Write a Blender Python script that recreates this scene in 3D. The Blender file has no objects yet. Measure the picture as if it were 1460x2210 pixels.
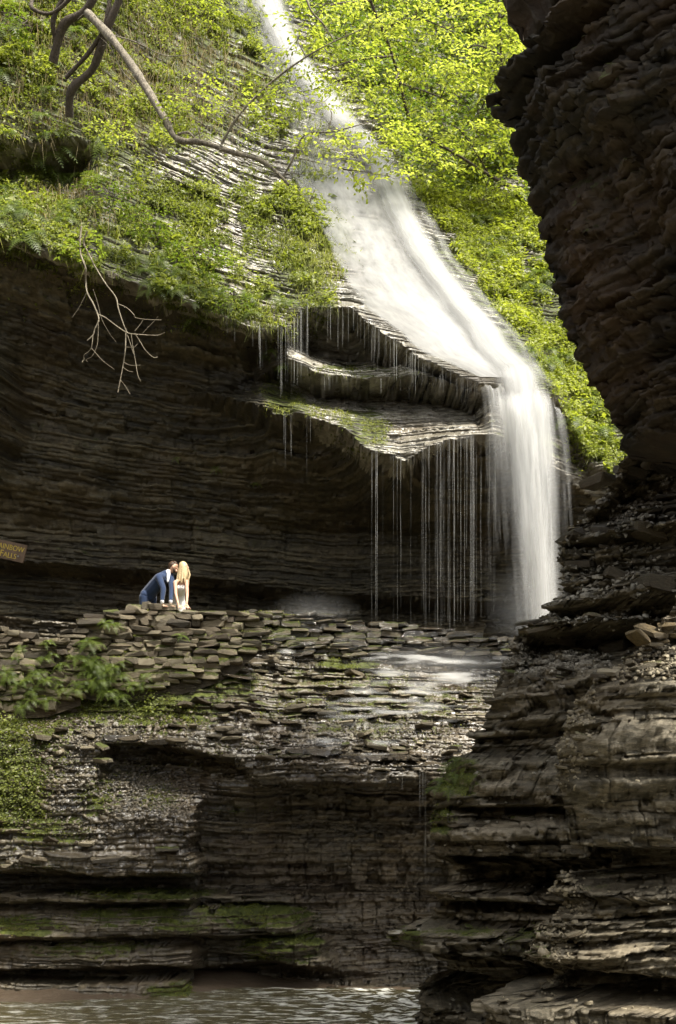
import bpy, math, random
import numpy as np
from mathutils import Vector, Matrix

R = math.radians
rng = np.random.default_rng(7)
random.seed(7)
SC = bpy.context.scene
COL = SC.collection
# ---------------------------------------------------------------- camera, sky, sun, exposure
FPX, CXP, HOR = 2640.0, 730.0, 1750.0        # focal length in photo pixels, photo centre, eye level row
cam_d = bpy.data.cameras.new('camera')
cam_d.lens = FPX / 2210 * 36.0
cam_d.sensor_width = 36.0
cam_d.shift_y = (HOR - 1105) / 2210
cam_d.clip_end = 500
cam = bpy.data.objects.new('camera', cam_d)
cam.rotation_euler = (R(90), 0, 0)
COL.objects.link(cam)
SC.camera = cam

SUN_EL, SUN_AZ = 62.0, 134.0                 # azimuth from +Y towards +X
world = bpy.data.worlds.new('World')
SC.world = world
world.use_nodes = True
wn, wl = world.node_tree.nodes, world.node_tree.links
bg = wn['Background']
sky = wn.new('ShaderNodeTexSky')
sky.sky_type = 'NISHITA'
sky.sun_disc = False
sky.sun_elevation = R(SUN_EL)
sky.sun_rotation = R(SUN_AZ)
sky.dust_density = 4.0
sky.air_density = 0.8
sky.ozone_density = 0.5
hs = wn.new('ShaderNodeHueSaturation')
hs.inputs['Saturation'].default_value = 0.12
wl.new(sky.outputs[0], hs.inputs['Color'])
wl.new(hs.outputs[0], bg.inputs['Color'])
bg.inputs['Strength'].default_value = 0.15

sun_d = bpy.data.lights.new('sun', 'SUN')
sun_d.energy = 3.2
sun_d.angle = R(9)
sun_d.color = (1.0, 0.93, 0.80)
sun = bpy.data.objects.new('sun', sun_d)
sd = Vector((math.sin(R(SUN_AZ)) * math.cos(R(SUN_EL)), math.cos(R(SUN_AZ)) * math.cos(R(SUN_EL)), math.sin(R(SUN_EL))))
sun.rotation_euler = sd.to_track_quat('Z', 'Y').to_euler()
COL.objects.link(sun)

SC.view_settings.view_transform = 'Standard'
SC.view_settings.look = 'None'
SC.view_settings.exposure = 1.35
SC.view_settings.gamma = 1.0
SC.cycles.use_denoising = True
SC.cycles.use_adaptive_sampling = True
SC.cycles.adaptive_threshold = 0.02
SC.cycles.max_bounces = 6
SC.cycles.diffuse_bounces = 3
SC.cycles.glossy_bounces = 2
SC.cycles.transmission_bounces = 3
SC.cycles.transparent_max_bounces = 24
SC.cycles.sample_clamp_indirect = 4.0
SC.cycles.caustics_reflective = False
SC.cycles.caustics_refractive = False

# ---------------------------------------------------------------- helpers
def W(px, py, Y):
    return ((px - CXP) / FPX * Y, Y, (HOR - py) / FPX * Y)

def pix(x, y, z):
    return CXP + FPX * x / y, HOR - FPX * z / y

def smooth(e0, e1, v):
    t = np.clip((v - e0) / (e1 - e0), 0, 1)
    return t * t * (3 - 2 * t)

_T2 = np.random.default_rng(11).random((256, 256)).astype(np.float32)
def vn(x, y):
    x = np.asarray(x, float); y = np.asarray(y, float)
    xi = np.floor(x).astype(int); yi = np.floor(y).astype(int)
    fx = x - xi; fy = y - yi
    fx = fx * fx * (3 - 2 * fx); fy = fy * fy * (3 - 2 * fy)
    a = _T2[xi & 255, yi & 255]; b = _T2[(xi + 1) & 255, yi & 255]
    c = _T2[xi & 255, (yi + 1) & 255]; d = _T2[(xi + 1) & 255, (yi + 1) & 255]
    return (a * (1 - fx) + b * fx) * (1 - fy) + (c * (1 - fx) + d * fx) * fy
def fbm(x, y, o=4):
    s = 0; a = 0.5; t = 0
    for i in range(o):
        s = s + a * vn(x * 2 ** i + 17.3 * i, y * 2 ** i + 9.1 * i); t += a; a *= 0.5
    return s / t            # 0..1
def sfbm(x, y, o=4):
    return fbm(x, y, o) * 2 - 1

def facet(x, y, seed=0):
    """broken-stone relief: every cell of a jittered grid is a small tilted plane, -1..1"""
    r = np.random.default_rng(900 + seed)
    J = r.random((128, 128, 2)); H = r.random((128, 128)) * 2 - 1; G = r.normal(0, 0.55, (128, 128, 2))
    xi = np.floor(x).astype(int); yi = np.floor(y).astype(int)
    best = np.full(x.shape, 9.0); out = np.zeros(x.shape)
    for a in (-1, 0, 1):
        for b in (-1, 0, 1):
            i = (xi + a) & 127; j = (yi + b) & 127
            dx = x - (xi + a + J[i, j, 0]); dy = y - (yi + b + J[i, j, 1])
            d = dx * dx + dy * dy
            m = d < best
            best = np.where(m, d, best)
            out = np.where(m, H[i, j] + G[i, j, 0] * dx + G[i, j, 1] * dy, out)
    return np.clip(out, -1.3, 1.3)

def mesh_obj(name, V, F, mat=None, parent=None, attrs=None, smooth_shade=False, uv=None):
    V = np.asarray(V, np.float32).reshape(-1, 3)
    me = bpy.data.meshes.new(name)
    if isinstance(F, np.ndarray):
        n = F.shape[1]
        me.vertices.add(len(V)); me.vertices.foreach_set('co', V.ravel())
        me.loops.add(F.size); me.loops.foreach_set('vertex_index', F.astype(np.int32).ravel())
        me.polygons.add(len(F))
        me.polygons.foreach_set('loop_start', np.arange(0, F.size, n, dtype=np.int32))
        me.update(calc_edges=True)
    else:
        me.from_pydata([tuple(v) for v in V], [], F); me.update()
    if attrs:
        for k, a in attrs.items():
            at = me.attributes.new(k, 'FLOAT', 'POINT')
            at.data.foreach_set('value', np.asarray(a, np.float32).ravel())
    if uv is not None:
        ul = me.uv_layers.new(name='UVMap')
        li = np.empty(len(me.loops), np.int32); me.loops.foreach_get('vertex_index', li)
        ul.data.foreach_set('uv', np.asarray(uv, np.float32)[li].ravel())
    if smooth_shade:
        me.polygons.foreach_set('use_smooth', np.ones(len(me.polygons), bool))
    me.validate()
    if mat: me.materials.append(mat)
    o = bpy.data.objects.new(name, me)
    COL.objects.link(o)
    if parent is not None:
        o.parent = parent; o.matrix_parent_inverse = Matrix.Translation(-Vector(parent.location))   # built in world coordinates
    return o

def tag(o, label=None, cat=None, group=None, kind=None):
    if label: o['label'] = label
    if cat: o['category'] = cat
    if group: o['group'] = group
    if kind: o['kind'] = kind
    return o

def empty(name, loc, label=None, cat=None, group=None):
    o = bpy.data.objects.new(name, None)
    o.location = loc; o.empty_display_size = 0.2
    COL.objects.link(o)
    return tag(o, label, cat, group)

def share(name, me, parent, M):
    o = bpy.data.objects.new(name, me)
    COL.objects.link(o); o.parent = parent
    o.matrix_local = M
    return o

class NT:
    def __init__(s, name):
        s.m = bpy.data.materials.new(name); s.m.use_nodes = True
        s.n = s.m.node_tree.nodes; s.l = s.m.node_tree.links
        s.b = s.n['Principled BSDF']; s.out = s.n['Material Output']
    def new(s, t, **k):
        n = s.n.new('ShaderNode' + t)
        for a, v in k.items(): setattr(n, a, v)
        return n
    def put(s, sock, v):
        if hasattr(v, 'is_output'): s.l.new(v, sock)
        elif v is not None: sock.default_value = v
    def attr(s, name):
        n = s.new('Attribute'); n.attribute_name = name; return n.outputs['Fac']
    def coord(s, scale=(1, 1, 1), kind='Object', off=None):
        c = s.new('TexCoord'); m = s.new('Mapping'); m.inputs['Scale'].default_value = scale
        if off: m.inputs['Location'].default_value = off
        s.l.new(c.outputs[kind], m.inputs[0]); return m.outputs[0]
    def noise(s, vec, scale, detail=4, rough=0.6, dist=0.0):
        n = s.new('TexNoise'); s.put(n.inputs['Vector'], vec)
        n.inputs['Scale'].default_value = scale; n.inputs['Detail'].default_value = detail
        n.inputs['Roughness'].default_value = rough; n.inputs['Distortion'].default_value = dist
        return n.outputs['Fac']
    def ramp(s, fac, stops):
        n = s.new('ValToRGB'); s.put(n.inputs[0], fac)
        e = n.color_ramp.elements
        while len(e) < len(stops): e.new(0.5)
        for i, (p, c) in enumerate(stops):
            e[i].position = p; e[i].color = (c[0], c[1], c[2], 1) if not isinstance(c, (int, float)) else (c, c, c, 1)
        return n.outputs[0]
    def math(s, op, a, b=None, clamp=False):
        n = s.new('Math', operation=op); n.use_clamp = clamp
        s.put(n.inputs[0], a)
        if b is not None: s.put(n.inputs[1], b)
        return n.outputs[0]
    def mix(s, fac, a, b, mode='MIX'):
        n = s.new('Mix', data_type='RGBA', blend_type=mode)
        s.put(n.inputs[0], fac)
        s.put(n.inputs[6], (*a, 1) if isinstance(a, tuple) and len(a) == 3 else a)
        s.put(n.inputs[7], (*b, 1) if isinstance(b, tuple) and len(b) == 3 else b)
        return n.outputs[2]
    def bump(s, h, strength=0.5, dist=0.02):
        n = s.new('Bump'); n.inputs['Strength'].default_value = strength
        n.inputs['Distance'].default_value = dist
        s.put(n.inputs['Height'], h); s.l.new(n.outputs[0], s.b.inputs['Normal']); return n.outputs[0]

# ---------------------------------------------------------------- materials
def rock_material(name, c0, c1, c2, rough=0.75, moss_gain=1.0, fine=1.0, bump=0.6, rust=0.25, rand=0.0, wetdark=0.5):
    t = NT(name)
    g = t.coord((1, 1, 1))
    gl = t.coord((0.35, 0.35, 3.0))            # bedding: stretched along the layers
    big = t.noise(g, 0.5, 3)
    bed = t.noise(gl, 5.0 * fine, 6, 0.65)
    grain = t.noise(g, 28 * fine, 4, 0.7)
    vo = t.new('TexVoronoi'); vo.feature = 'F1'; vo.inputs['Scale'].default_value = 1.0; vo.inputs['Randomness'].default_value = 1.0
    cv = t.new('Mapping'); cv.inputs['Scale'].default_value = (7 * fine, 7 * fine, 22 * fine)
    ng = t.new('TexNoise'); ng.inputs['Scale'].default_value = 3.0; t.l.new(g, ng.inputs['Vector'])
    wv = t.new('VectorMath', operation='MULTIPLY_ADD'); t.l.new(ng.outputs['Color'], wv.inputs[0]); wv.inputs[1].default_value = (.12, .12, .05); t.l.new(g, wv.inputs[2])
    t.l.new(wv.outputs[0], cv.inputs[0]); t.l.new(cv.outputs[0], vo.inputs['Vector'])
    sc_ = t.new('SeparateColor'); t.l.new(vo.outputs['Color'], sc_.inputs[0])
    cell = sc_.outputs[0]; vdist = vo.outputs['Distance']
    tone = t.attr('tone')
    v = t.math('ADD', t.math('MULTIPLY', bed, 0.55), t.math('MULTIPLY', tone, 0.45))
    v = t.math('ADD', v, t.math('MULTIPLY', t.math('SUBTRACT', grain, 0.5), 0.35))
    v = t.math('ADD', v, t.math('MULTIPLY', t.math('SUBTRACT', cell, 0.5), 0.22))
    if rand:
        oi = t.new('ObjectInfo')
        v = t.math('ADD', v, t.math('MULTIPLY', t.math('SUBTRACT', oi.outputs['Random'], 0.5), rand))
    col = t.ramp(v, [(0.22, c0), (0.5, c1), (0.80, c2)])
    col = t.mix(t.math('MULTIPLY', t.ramp(big, [(0.45, 0), (0.75, 1)]), rust), col, (0.16, 0.085, 0.035))
    # moss: attribute x upward faces x noise
    geo = t.new('NewGeometry'); sx = t.new('SeparateXYZ'); t.l.new(geo.outputs['Normal'], sx.inputs[0])
    up = t.math('ADD', t.math('MULTIPLY', sx.outputs[2], 0.55), 0.45)
    mn = t.noise(g, 3.2, 6, 0.75)
    mf = t.math('MULTIPLY', t.attr('moss'), t.math('MULTIPLY', up, 1.0 * moss_gain))
    mf = t.math('ADD', mf, t.math('MULTIPLY', t.math('SUBTRACT', mn, 0.5), 1.3))
    mf = t.math('MULTIPLY', t.ramp(mf, [(0.30, 0), (0.48, 1)]), t.math('MINIMUM', t.math('MULTIPLY', t.attr('moss'), 4.0), 1.0))
    mcol = t.ramp(t.noise(g, 9, 4), [(0.3, (0.024, 0.029, 0.006)), (0.55, (0.062, 0.074, 0.012)), (0.8, (0.13, 0.15, 0.024))])
    col = t.mix(mf, col, mcol)
    col0 = col
    wet = t.math('MULTIPLY', t.attr('wet'), t.ramp(t.noise(gl, 3.5, 4), [(0.3, 0.25), (0.6, 1.0)]))
    wet = t.math('MULTIPLY', wet, t.math('SUBTRACT', 1.0, mf))
    t.put(t.b.inputs['Base Color'], t.mix(t.math('MULTIPLY', wet, wetdark), col0, t.mix(1.0, col0, (0.30, 0.28, 0.26), 'MULTIPLY')))
    rr = t.math('SUBTRACT', rough, t.math('MULTIPLY', wet, rough - 0.16))
    t.put(t.b.inputs['Roughness'], rr)
    t.put(t.b.inputs['Specular IOR Level'], t.math('ADD', 0.3, t.math('MULTIPLY', wet, 0.7)))
    h = t.math('ADD', t.math('MULTIPLY', bed, 0.7), t.math('MULTIPLY', grain, 0.45))
    h = t.math('ADD', h, t.math('MULTIPLY', t.noise(g, 110 * fine, 2), 0.12))
    h = t.math('ADD', h, t.math('ADD', t.math('MULTIPLY', cell, 0.55), t.math('MULTIPLY', vdist, 0.45)))
    t.bump(h, bump, 0.03)
    return t.m

M = {}
M['shale'] = rock_material('shale', (0.030, 0.024, 0.013), (0.092, 0.076, 0.047), (0.23, 0.195, 0.13))
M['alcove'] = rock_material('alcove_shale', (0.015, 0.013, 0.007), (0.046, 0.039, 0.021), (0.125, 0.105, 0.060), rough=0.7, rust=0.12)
M['wetrock'] = rock_material('wet_shale', (0.075, 0.068, 0.048), (0.20, 0.185, 0.145), (0.42, 0.395, 0.32), rough=0.6, wetdark=0.15)
M['near'] = rock_material('near_shale', (0.026, 0.022, 0.013), (0.092, 0.079, 0.052), (0.25, 0.215, 0.150), fine=1.5, rust=0.15)
M['dark'] = rock_material('shaded_shale', (0.005, 0.0042, 0.0025), (0.012, 0.010, 0.0055), (0.042, 0.034, 0.019), rough=0.65, rust=0.3)  # shade on the overhanging wall is put into these near-black base colours
M['stone'] = rock_material('wall_stone', (0.045, 0.036, 0.021), (0.13, 0.108, 0.068), (0.29, 0.25, 0.165), fine=1.6, rust=0.2, rand=0.5)

def simple(name, col, rough=0.6, var=0.25, scale=12, bump=0.0, spec=0.4, sheen=0):
    t = NT(name)
    n = t.noise(t.coord(), scale, 4)
    lo = tuple(c * (1 - var) for c in col); hi = tuple(min(1, c * (1 + var)) for c in col)
    t.put(t.b.inputs['Base Color'], t.ramp(n, [(0.3, lo), (0.7, hi)]))
    t.b.inputs['Roughness'].default_value = rough
    t.b.inputs['Specular IOR Level'].default_value = spec
    if sheen: t.b.inputs['Sheen Weight'].default_value = sheen
    if bump: t.bump(n, bump, 0.01)
    return t.m

def leaf_material(name, cols, trans=0.5, rough=0.45, tcol=None):
    """cols: dark, mid, light leaf pigment; per-leaf variation through the 'tone' attribute"""
    t = NT(name)
    tone = t.attr('tone')
    c = t.ramp(tone, [(0.05, cols[0]), (0.5, cols[1]), (0.95, cols[2])])
    t.put(t.b.inputs['Base Color'], c)
    t.b.inputs['Roughness'].default_value = rough
    t.b.inputs['Specular IOR Level'].default_value = 0.35
    tr = t.new('BsdfTranslucent')
    t.put(tr.inputs[0], t.mix(1.0, c, (1.55, 1.65, 0.55), 'MULTIPLY'))
    ms = t.new('MixShader'); ms.inputs[0].default_value = trans
    t.l.new(t.b.outputs[0], ms.inputs[1]); t.l.new(tr.outputs[0], ms.inputs[2])
    t.l.new(ms.outputs[0], t.out.inputs[0])
    return t.m

# ---------------------------------------------------------------- stratified rock
def C(pts):
    return np.array([W(*p) for p in pts])

class Profile:
    """front of a cliff: at every x a broken line z -> y through hand-set crest curves (top to bottom)"""
    def __init__(s, curves, rag=0.05, seed=0):
        s.c = curves; s.rag = rag; s.seed = seed
    def knots(s, x):
        K = []
        zp = 1e9
        for i, c in enumerate(s.c):
            z = np.interp(x, c[:, 0], c[:, 2]); y = np.interp(x, c[:, 0], c[:, 1])
            z = z + s.rag * 2 * (vn(x * 2.3 + i * 31.7 + s.seed, i * 5.1) - 0.5) + s.rag * (vn(x * 9 + i * 11, 3.3 + i) - 0.5)
            z = np.minimum(z, zp - 0.015)
            K.append((z, y)); zp = z
        return np.array([k[0] for k in K]), np.array([k[1] for k in K])   # (ncurve, nx)
    def y(s, X, Z):
        """X (nu,) columns, Z (nr,nu)"""
        kz, ky = s.knots(X)
        out = np.empty_like(Z)
        for j in range(len(X)):
            out[:, j] = np.interp(Z[:, j], kz[::-1, j], ky[::-1, j])
        return out
    def at(s, px, py, Y0=27.0):
        px = np.atleast_1d(np.asarray(px, float)); py = np.atleast_1d(np.asarray(py, float))
        Y = np.full(px.shape, Y0)
        for _ in range(14):
            X = (px - CXP) / FPX * Y; Z = (HOR - py) / FPX * Y
            Y = Y * 0.4 + 0.6 * s.y(X, Z[None, :])[0]
        return np.stack([(px - CXP) / FPX * Y, Y, (HOR - py) / FPX * Y], 1)

def warp(Y, U, Z, amp, seed):
    sh = amp * (sfbm(Z * 1.1 + seed, U * 0.4, 3) + 0.6 * sfbm(U * 1.9 + seed, Z * 4.0, 3))
    ci = np.clip(np.searchsorted(U[0], (U + sh).ravel()), 0, U.shape[1] - 1).reshape(U.shape)
    return np.take_along_axis(Y, ci, 1)

def layer_rows(zlo, zhi, thick, seed, rowstep=0.05):
    r = np.random.default_rng(seed)
    z = zlo; zs = []; lay = []; t = []; k = 0; h = []
    while z < zhi:
        th = thick(z, r)
        n = 2 if th < 0.05 else (3 if th < 0.09 else 3 + int(th / rowstep) - 1)
        n = min(n, 8)
        for i in range(n):
            zs.append(z + th * i / (n - 1)); lay.append(k); t.append(i / (n - 1)); h.append(th)
        z += th; k += 1
    return np.array(zs), np.array(lay), np.array(t), np.array(h), k

def blocky(u, nl, seed, lo=0.2, hi=1.4):
    """per layer piecewise-constant value along u: broken slabs"""
    r = np.random.default_rng(seed)
    out = np.empty((nl, len(u))); edge = np.zeros((nl, len(u)))
    L = u[-1] - u[0]
    for k in range(nl):
        w = np.exp(r.uniform(np.log(lo), np.log(hi), int(L / lo * 1.2) + 4))
        b = u[0] - r.random() * hi + np.cumsum(w)
        idx = np.searchsorted(b, u)
        v = r.random(len(b) + 1)
        out[k] = v[idx]
        edge[k, 1:] = (idx[1:] != idx[:-1])
    return out, edge

def strata(name, u, rows, base, amp, seed, mat, moss=None, wet=None, dip=None, fine=0.02, blk=(0.2, 1.4), layer_amp=0.5,
           crack=0.02, kind='structure', parent=None, jit=0.008, soft=0.25, back=0.0, erode=0.07):
    zs, lay, t, h, nl = rows
    nr, nu = len(zs), len(u)
    r = np.random.default_rng(seed)
    # beds: runs of layers that broke along the same joints
    bed = np.zeros(nl, int); k = 0; i = 0
    while i < nl:
        n = r.integers(2, 9); bed[i:i + n] = k; i += n; k += 1
    b, edge = blocky(u, nl, seed + 1, *blk)
    bb, bedge = blocky(u, k, seed + 2, blk[0] * 2.5, blk[1] * 2.2)
    fiss = r.random(k) ** 1.5                     # how flaky each bed is
    lc = r.random(nl); bc = r.random(k)
    ZZ = np.repeat(zs[:, None], nu, 1)
    UU = np.repeat(u[None, :], nr, 0)
    bl = bed[lay]
    # joints are not plumb: look the blocks up along a crooked line
    du_ = 0.10 * sfbm(UU * 2.1, ZZ * 9.0 + seed, 3) + 0.04 * (vn(UU * 0 + lay[:, None] * 1.7, lay[:, None] * 0.3 + 0 * UU) - 0.5)
    ci = np.clip(np.searchsorted(u, (UU + du_).ravel()), 0, nu - 1).reshape(nr, nu)
    B1 = b[lay[:, None], ci]; B2 = bb[bl[:, None], ci]
    low = fbm(UU * 0.8 + 3.1 * seed, ZZ * 0.9, 3)
    Am = 0.25 + 1.5 * smooth(0.25, 0.8, fbm(UU * 0.55 + 50, ZZ * 0.7 + seed * 1.7, 3))
    off = layer_amp * (0.4 * lc[lay][:, None] + 0.8 * bc[bl][:, None]) + 0.55 * (B2 - 0.35) + (0.2 + 0.8 * fiss[bl][:, None]) * 0.6 * (B1 ** 1.5 - 0.35) + 0.9 * (low - 0.5) - 0.45
    if dip is not None: ZZ = ZZ + dip(UU, ZZ)
    ZZ = ZZ + 0.10 * sfbm(UU * 0.55 + seed, zs[:, None] * 0.5 + 0 * UU, 3) + 0.022 * sfbm(UU * 2.6, lay[:, None] * 0.23 + 0 * UU, 3)
    X, Y, nx, ny, A = base(UU, ZZ)
    rnd = soft * np.minimum(h, 0.16)[:, None] * (np.abs(2 * t[:, None] - 1) ** 3) * (0.2 + 1.6 * vn(UU * 4, lay[:, None] * 3.7))
    e = sfbm(UU * 3.1 + 7, ZZ * 4.3 + seed, 5)
    wx = UU + 0.12 * sfbm(UU * 2.2, ZZ * 3.0, 3); wz = ZZ + 0.04 * sfbm(UU * 2.5 + 9, ZZ * 3, 3)
    e = 0.35 * e + 0.75 * facet(wx * 2.0, wz * 5.0, seed) + 0.42 * facet(wx * 6.0, wz * 15.0, seed + 1)
    f = fine * (sfbm(UU * 7, ZZ * 13 + 40 + seed, 4) + 0.6 * sfbm(UU * 25, ZZ * 37 + 7, 2))
    disp = A * (amp * off * Am + erode * (e + 0.5 * np.minimum(e, 0))) + f - rnd - crack * (edge[lay] * r.random((nl, nu))[lay] + 2.0 * bedge[bl]) - back * t[:, None] * h[:, None]
    jx = jit * sfbm(UU * 31 + 5, ZZ * 29 + 2, 2)
    X = X + nx * disp + jx; Y = Y + ny * disp
    ZZ = ZZ + jit * sfbm(UU * 27 + 9, lay[:, None] * 7.7 + 0 * UU, 2)
    V = np.stack([X, Y, ZZ], -1).reshape(-1, 3)
    i = np.arange(nr * nu).reshape(nr, nu)
    F = np.stack([i[:-1, :-1], i[:-1, 1:], i[1:, 1:], i[1:, :-1]], -1).reshape(-1, 4)
    tone = np.clip(0.5 + 0.45 * (B1 - 0.5) + 0.4 * (B2 - 0.5) + 0.35 * (lc[lay][:, None] - 0.5), 0, 1)
    px, py = pix(X, np.maximum(Y, 1.0), ZZ)
    at = {'tone': tone,
          'moss': moss(px, py) if moss else np.zeros_like(X),
          'wet': wet(px, py) if wet else np.zeros_like(X)}
    o = mesh_obj(name, V, F, mat, parent, at)
    if kind: o['kind'] = kind
    return o

def blob(px, py, spots, soft=0.45, wob=0.35):
    """union of soft-edged ellipses (cx, cy, rx, ry, strength)"""
    out = np.zeros_like(px)
    w = wob * sfbm(px / 60.0, py / 40.0, 3)
    for cx, cy, rx, ry, s in spots:
        d = np.sqrt(((px - cx) / rx) ** 2 + ((py - cy) / ry) ** 2) + w
        out = np.maximum(out, s * (1 - smooth(1 - soft, 1 + soft, d)))
    return out

# ---- main cliff: fern slope on top, overhanging dark alcove below, niche and drip ledge in the middle
mA0 = np.array([(-16, 33, 33), (-6, 38, 33), (0, 45, 35), (8, 46, 35), (18, 40, 33)], float)
mA = C([(-700, 0, 27), (-300, 0, 28.5), (0, 0, 29.5), (250, 0, 31), (500, 0, 36), (620, 0, 37), (800, 0, 38.5), (1000, 0, 39), (1200, 0, 38), (2100, 0, 33)])
mA1 = C([(-700, 300, 26.5), (-300, 300, 27.3), (0, 300, 27.3), (200, 300, 28.5), (400, 300, 30.5), (560, 300, 32.5), (760, 300, 33.5), (900, 300, 34.5), (1000, 400, 34.5), (1180, 450, 33.5), (1300, 500, 32), (2100, 600, 28)])
mA2 = C([(-700, 470, 25.4), (0, 480, 25.7), (230, 530, 26.6), (400, 560, 27.5), (560, 560, 28.6), (700, 540, 29.5), (900, 560, 30), (1000, 600, 30), (1150, 700, 30), (1250, 800, 29.5), (1330, 900, 28.8), (2100, 1000, 26)])
_xs = np.linspace(-9, 10, 60)
def between(c0, c1, f, dy):
    z = np.interp(_xs, c0[:, 0], c0[:, 2]) * (1 - f) + np.interp(_xs, c1[:, 0], c1[:, 2]) * f
    y = np.interp(_xs, c0[:, 0], c0[:, 1]) * (1 - f) + np.interp(_xs, c1[:, 0], c1[:, 1]) * f
    return np.stack([_xs, y + dy(_xs), z], 1)
_m = lambda x: 1 - smooth(-6.3, -5.3, x)
mX1 = between(mA1, mA2, 0.08, lambda x: 1.3 * _m(x)); mX2 = between(mA1, mA2, 0.42, lambda x: 1.0 * _m(x)); mX0 = between(mA1, mA2, 0.03, lambda x: -.35 * _m(x))
mB = C([(-700, 440, 25.0), (-300, 460, 25.2), (0, 508, 25.4), (230, 590, 25.7), (400, 652, 26.0), (560, 712, 26.4), (630, 700, 26.6), (662, 662, 26.9), (760, 660, 27.1), (850, 735, 26.9), (900, 770, 26.8), (1040, 824, 26.6), (1190, 850, 26.9), (1240, 930, 27.3), (1290, 1000, 27.6), (1400, 1060, 27.5), (2100, 1100, 26)])
mB2 = mB.copy(); mB2[:, 2] -= 0.10; mB2[:, 1] += np.interp(mB[:, 0], [-8, -2, 2.9, 3.2, 5], [0.7, 0.9, 0.9, 0.25, 0.2])
mN1 = C([(-700, 600, 27), (-300, 640, 27.0), (0, 650, 27.1), (300, 700, 27.3), (540, 765, 27.5), (620, 735, 27.2), (680, 765, 28.6), (760, 780, 28.8), (850, 778, 28.6), (900, 775, 27.5), (1040, 828, 27.0), (1190, 860, 27.1), (1300, 1010, 28), (2100, 1115, 26.5)])
mC = C([(-700, 680, 27.3), (-300, 700, 27.5), (0, 720, 27.6), (300, 760, 28), (540, 800, 28.3), (620, 745, 27.0), (680, 778, 27.3), (760, 797, 27.6), (850, 792, 27.5), (910, 777, 27.1), (1040, 832, 26.9), (1190, 870, 27.2), (1300, 1020, 28), (2100, 1130, 26.5)])
mD = C([(-700, 720, 27.6), (-300, 740, 27.8), (0, 760, 27.9), (300, 790, 28.3), (540, 825, 28.3), (620, 775, 26.9), (680, 805, 27.1), (760, 818, 27.4), (850, 816, 27.3), (910, 806, 26.9), (1040, 838, 26.8), (1190, 890, 27.2), (1300, 1030, 28.2), (2100, 1150, 26.5)])
mD2 = C([(-700, 740, 27.8), (0, 780, 28.1), (300, 805, 28.5), (540, 835, 28.2), (620, 790, 28), (680, 820, 28.6), (900, 825, 28.6), (1030, 845, 28.3), (1060, 850, 27), (1190, 900, 27.3), (1300, 1036, 28.2), (2100, 1160, 26.5)])
mE = C([(-700, 780, 28), (-300, 800, 28.2), (0, 820, 28.3), (300, 830, 28.6), (520, 845, 28.4), (560, 840, 27.6), (640, 850, 28.3), (700, 855, 28.6), (900, 855, 28.6), (1030, 858, 28.0), (1060, 860, 26.9), (1190, 920, 27.3), (1300, 1045, 28.3), (2100, 1170, 26.5)])
mF = C([(-700, 840, 28.2), (-300, 850, 28.4), (0, 870, 28.6), (300, 860, 28.6), (400, 850, 28.6), (450, 845, 27.6), (540, 868, 26.8), (590, 890, 26.4), (650, 892, 26.3), (740, 925, 26.1), (800, 975, 25.9), (870, 992, 25.8), (960, 952, 26.0), (1050, 938, 26.2), (1100, 960, 26.6), (1190, 1000, 27.2), (1300, 1080, 28.3), (2100, 1200, 26.5)])
mG = mF.copy(); mG[:, 2] -= 0.10; mG[:, 1] += np.interp(mF[:, 0], [-3.6, -2.6, 2.8, 4.5], [0.05, 1.3, 1.3, 0.3])
mH = C([(-700, 1150, 30), (0, 1150, 30), (300, 1150, 30.2), (700, 1150, 30.5), (900, 1150, 30.5), (1100, 1150, 30), (1300, 1200, 29), (2100, 1250, 26.5)])
mI = C([(-700, 1180, 29.6), (0, 1205, 29.6), (300, 1230, 29.9), (700, 1280, 30.1), (900, 1290, 30.2), (1100, 1300, 30), (2100, 1300, 26.5)])
mJ = mI.copy(); mJ[:, 2] -= 0.16; mJ[:, 1] += 0.9
mK = np.array([(-16, 30.5, 2.2), (20, 30.8, 2.2)], float)
PM = Profile([mA0, mA, mA1, mX0, mX1, mX2, mA2, mB, mB2, mN1, mC, mD, mD2, mE, mF, mG, mH, mI, mJ, mK], 0.035, 3)

def main_dip(x, z):
    s = np.interp(z, [3, 7, 10, 14, 30], [-0.05, -0.10, -0.26, -0.24, -0.18])
    g = np.minimum(x + 0.5, 0) * 0.9 - 0.15 * np.log1p(np.exp(-(np.abs(x + 0.5)) * 2))
    return s * g

def main_base(U, Z):
    Y = warp(PM.y(U[0], Z), U, Z, 0.14, 8)
    px, py = pix(U, Y, Z)
    Y = Y - 1.3 * blob(px, py, [(-10, 900, 55, 130, 1)], 0.5) - 0.5 * blob(px, py, [(60, 1030, 130, 60, 1)], 0.6)
    kz, ky = PM.knots(U[0])
    lipz = np.where(U[0] < -1.1, kz[7], kz[14])
    A = 0.62 + 0.1 * smooth(0.0, 0.4, lipz[None, :] - Z)
    A = A * (1 - 0.9 * blob(px, py, [(600, 80, 60, 130, 1), (700, 250, 60, 90, 1), (800, 480, 130, 160, 1), (930, 690, 130, 150, 1), (1100, 810, 110, 90, 1)], 0.4))
    return U, Y, 0 * U, -1 + 0 * U, A

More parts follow.
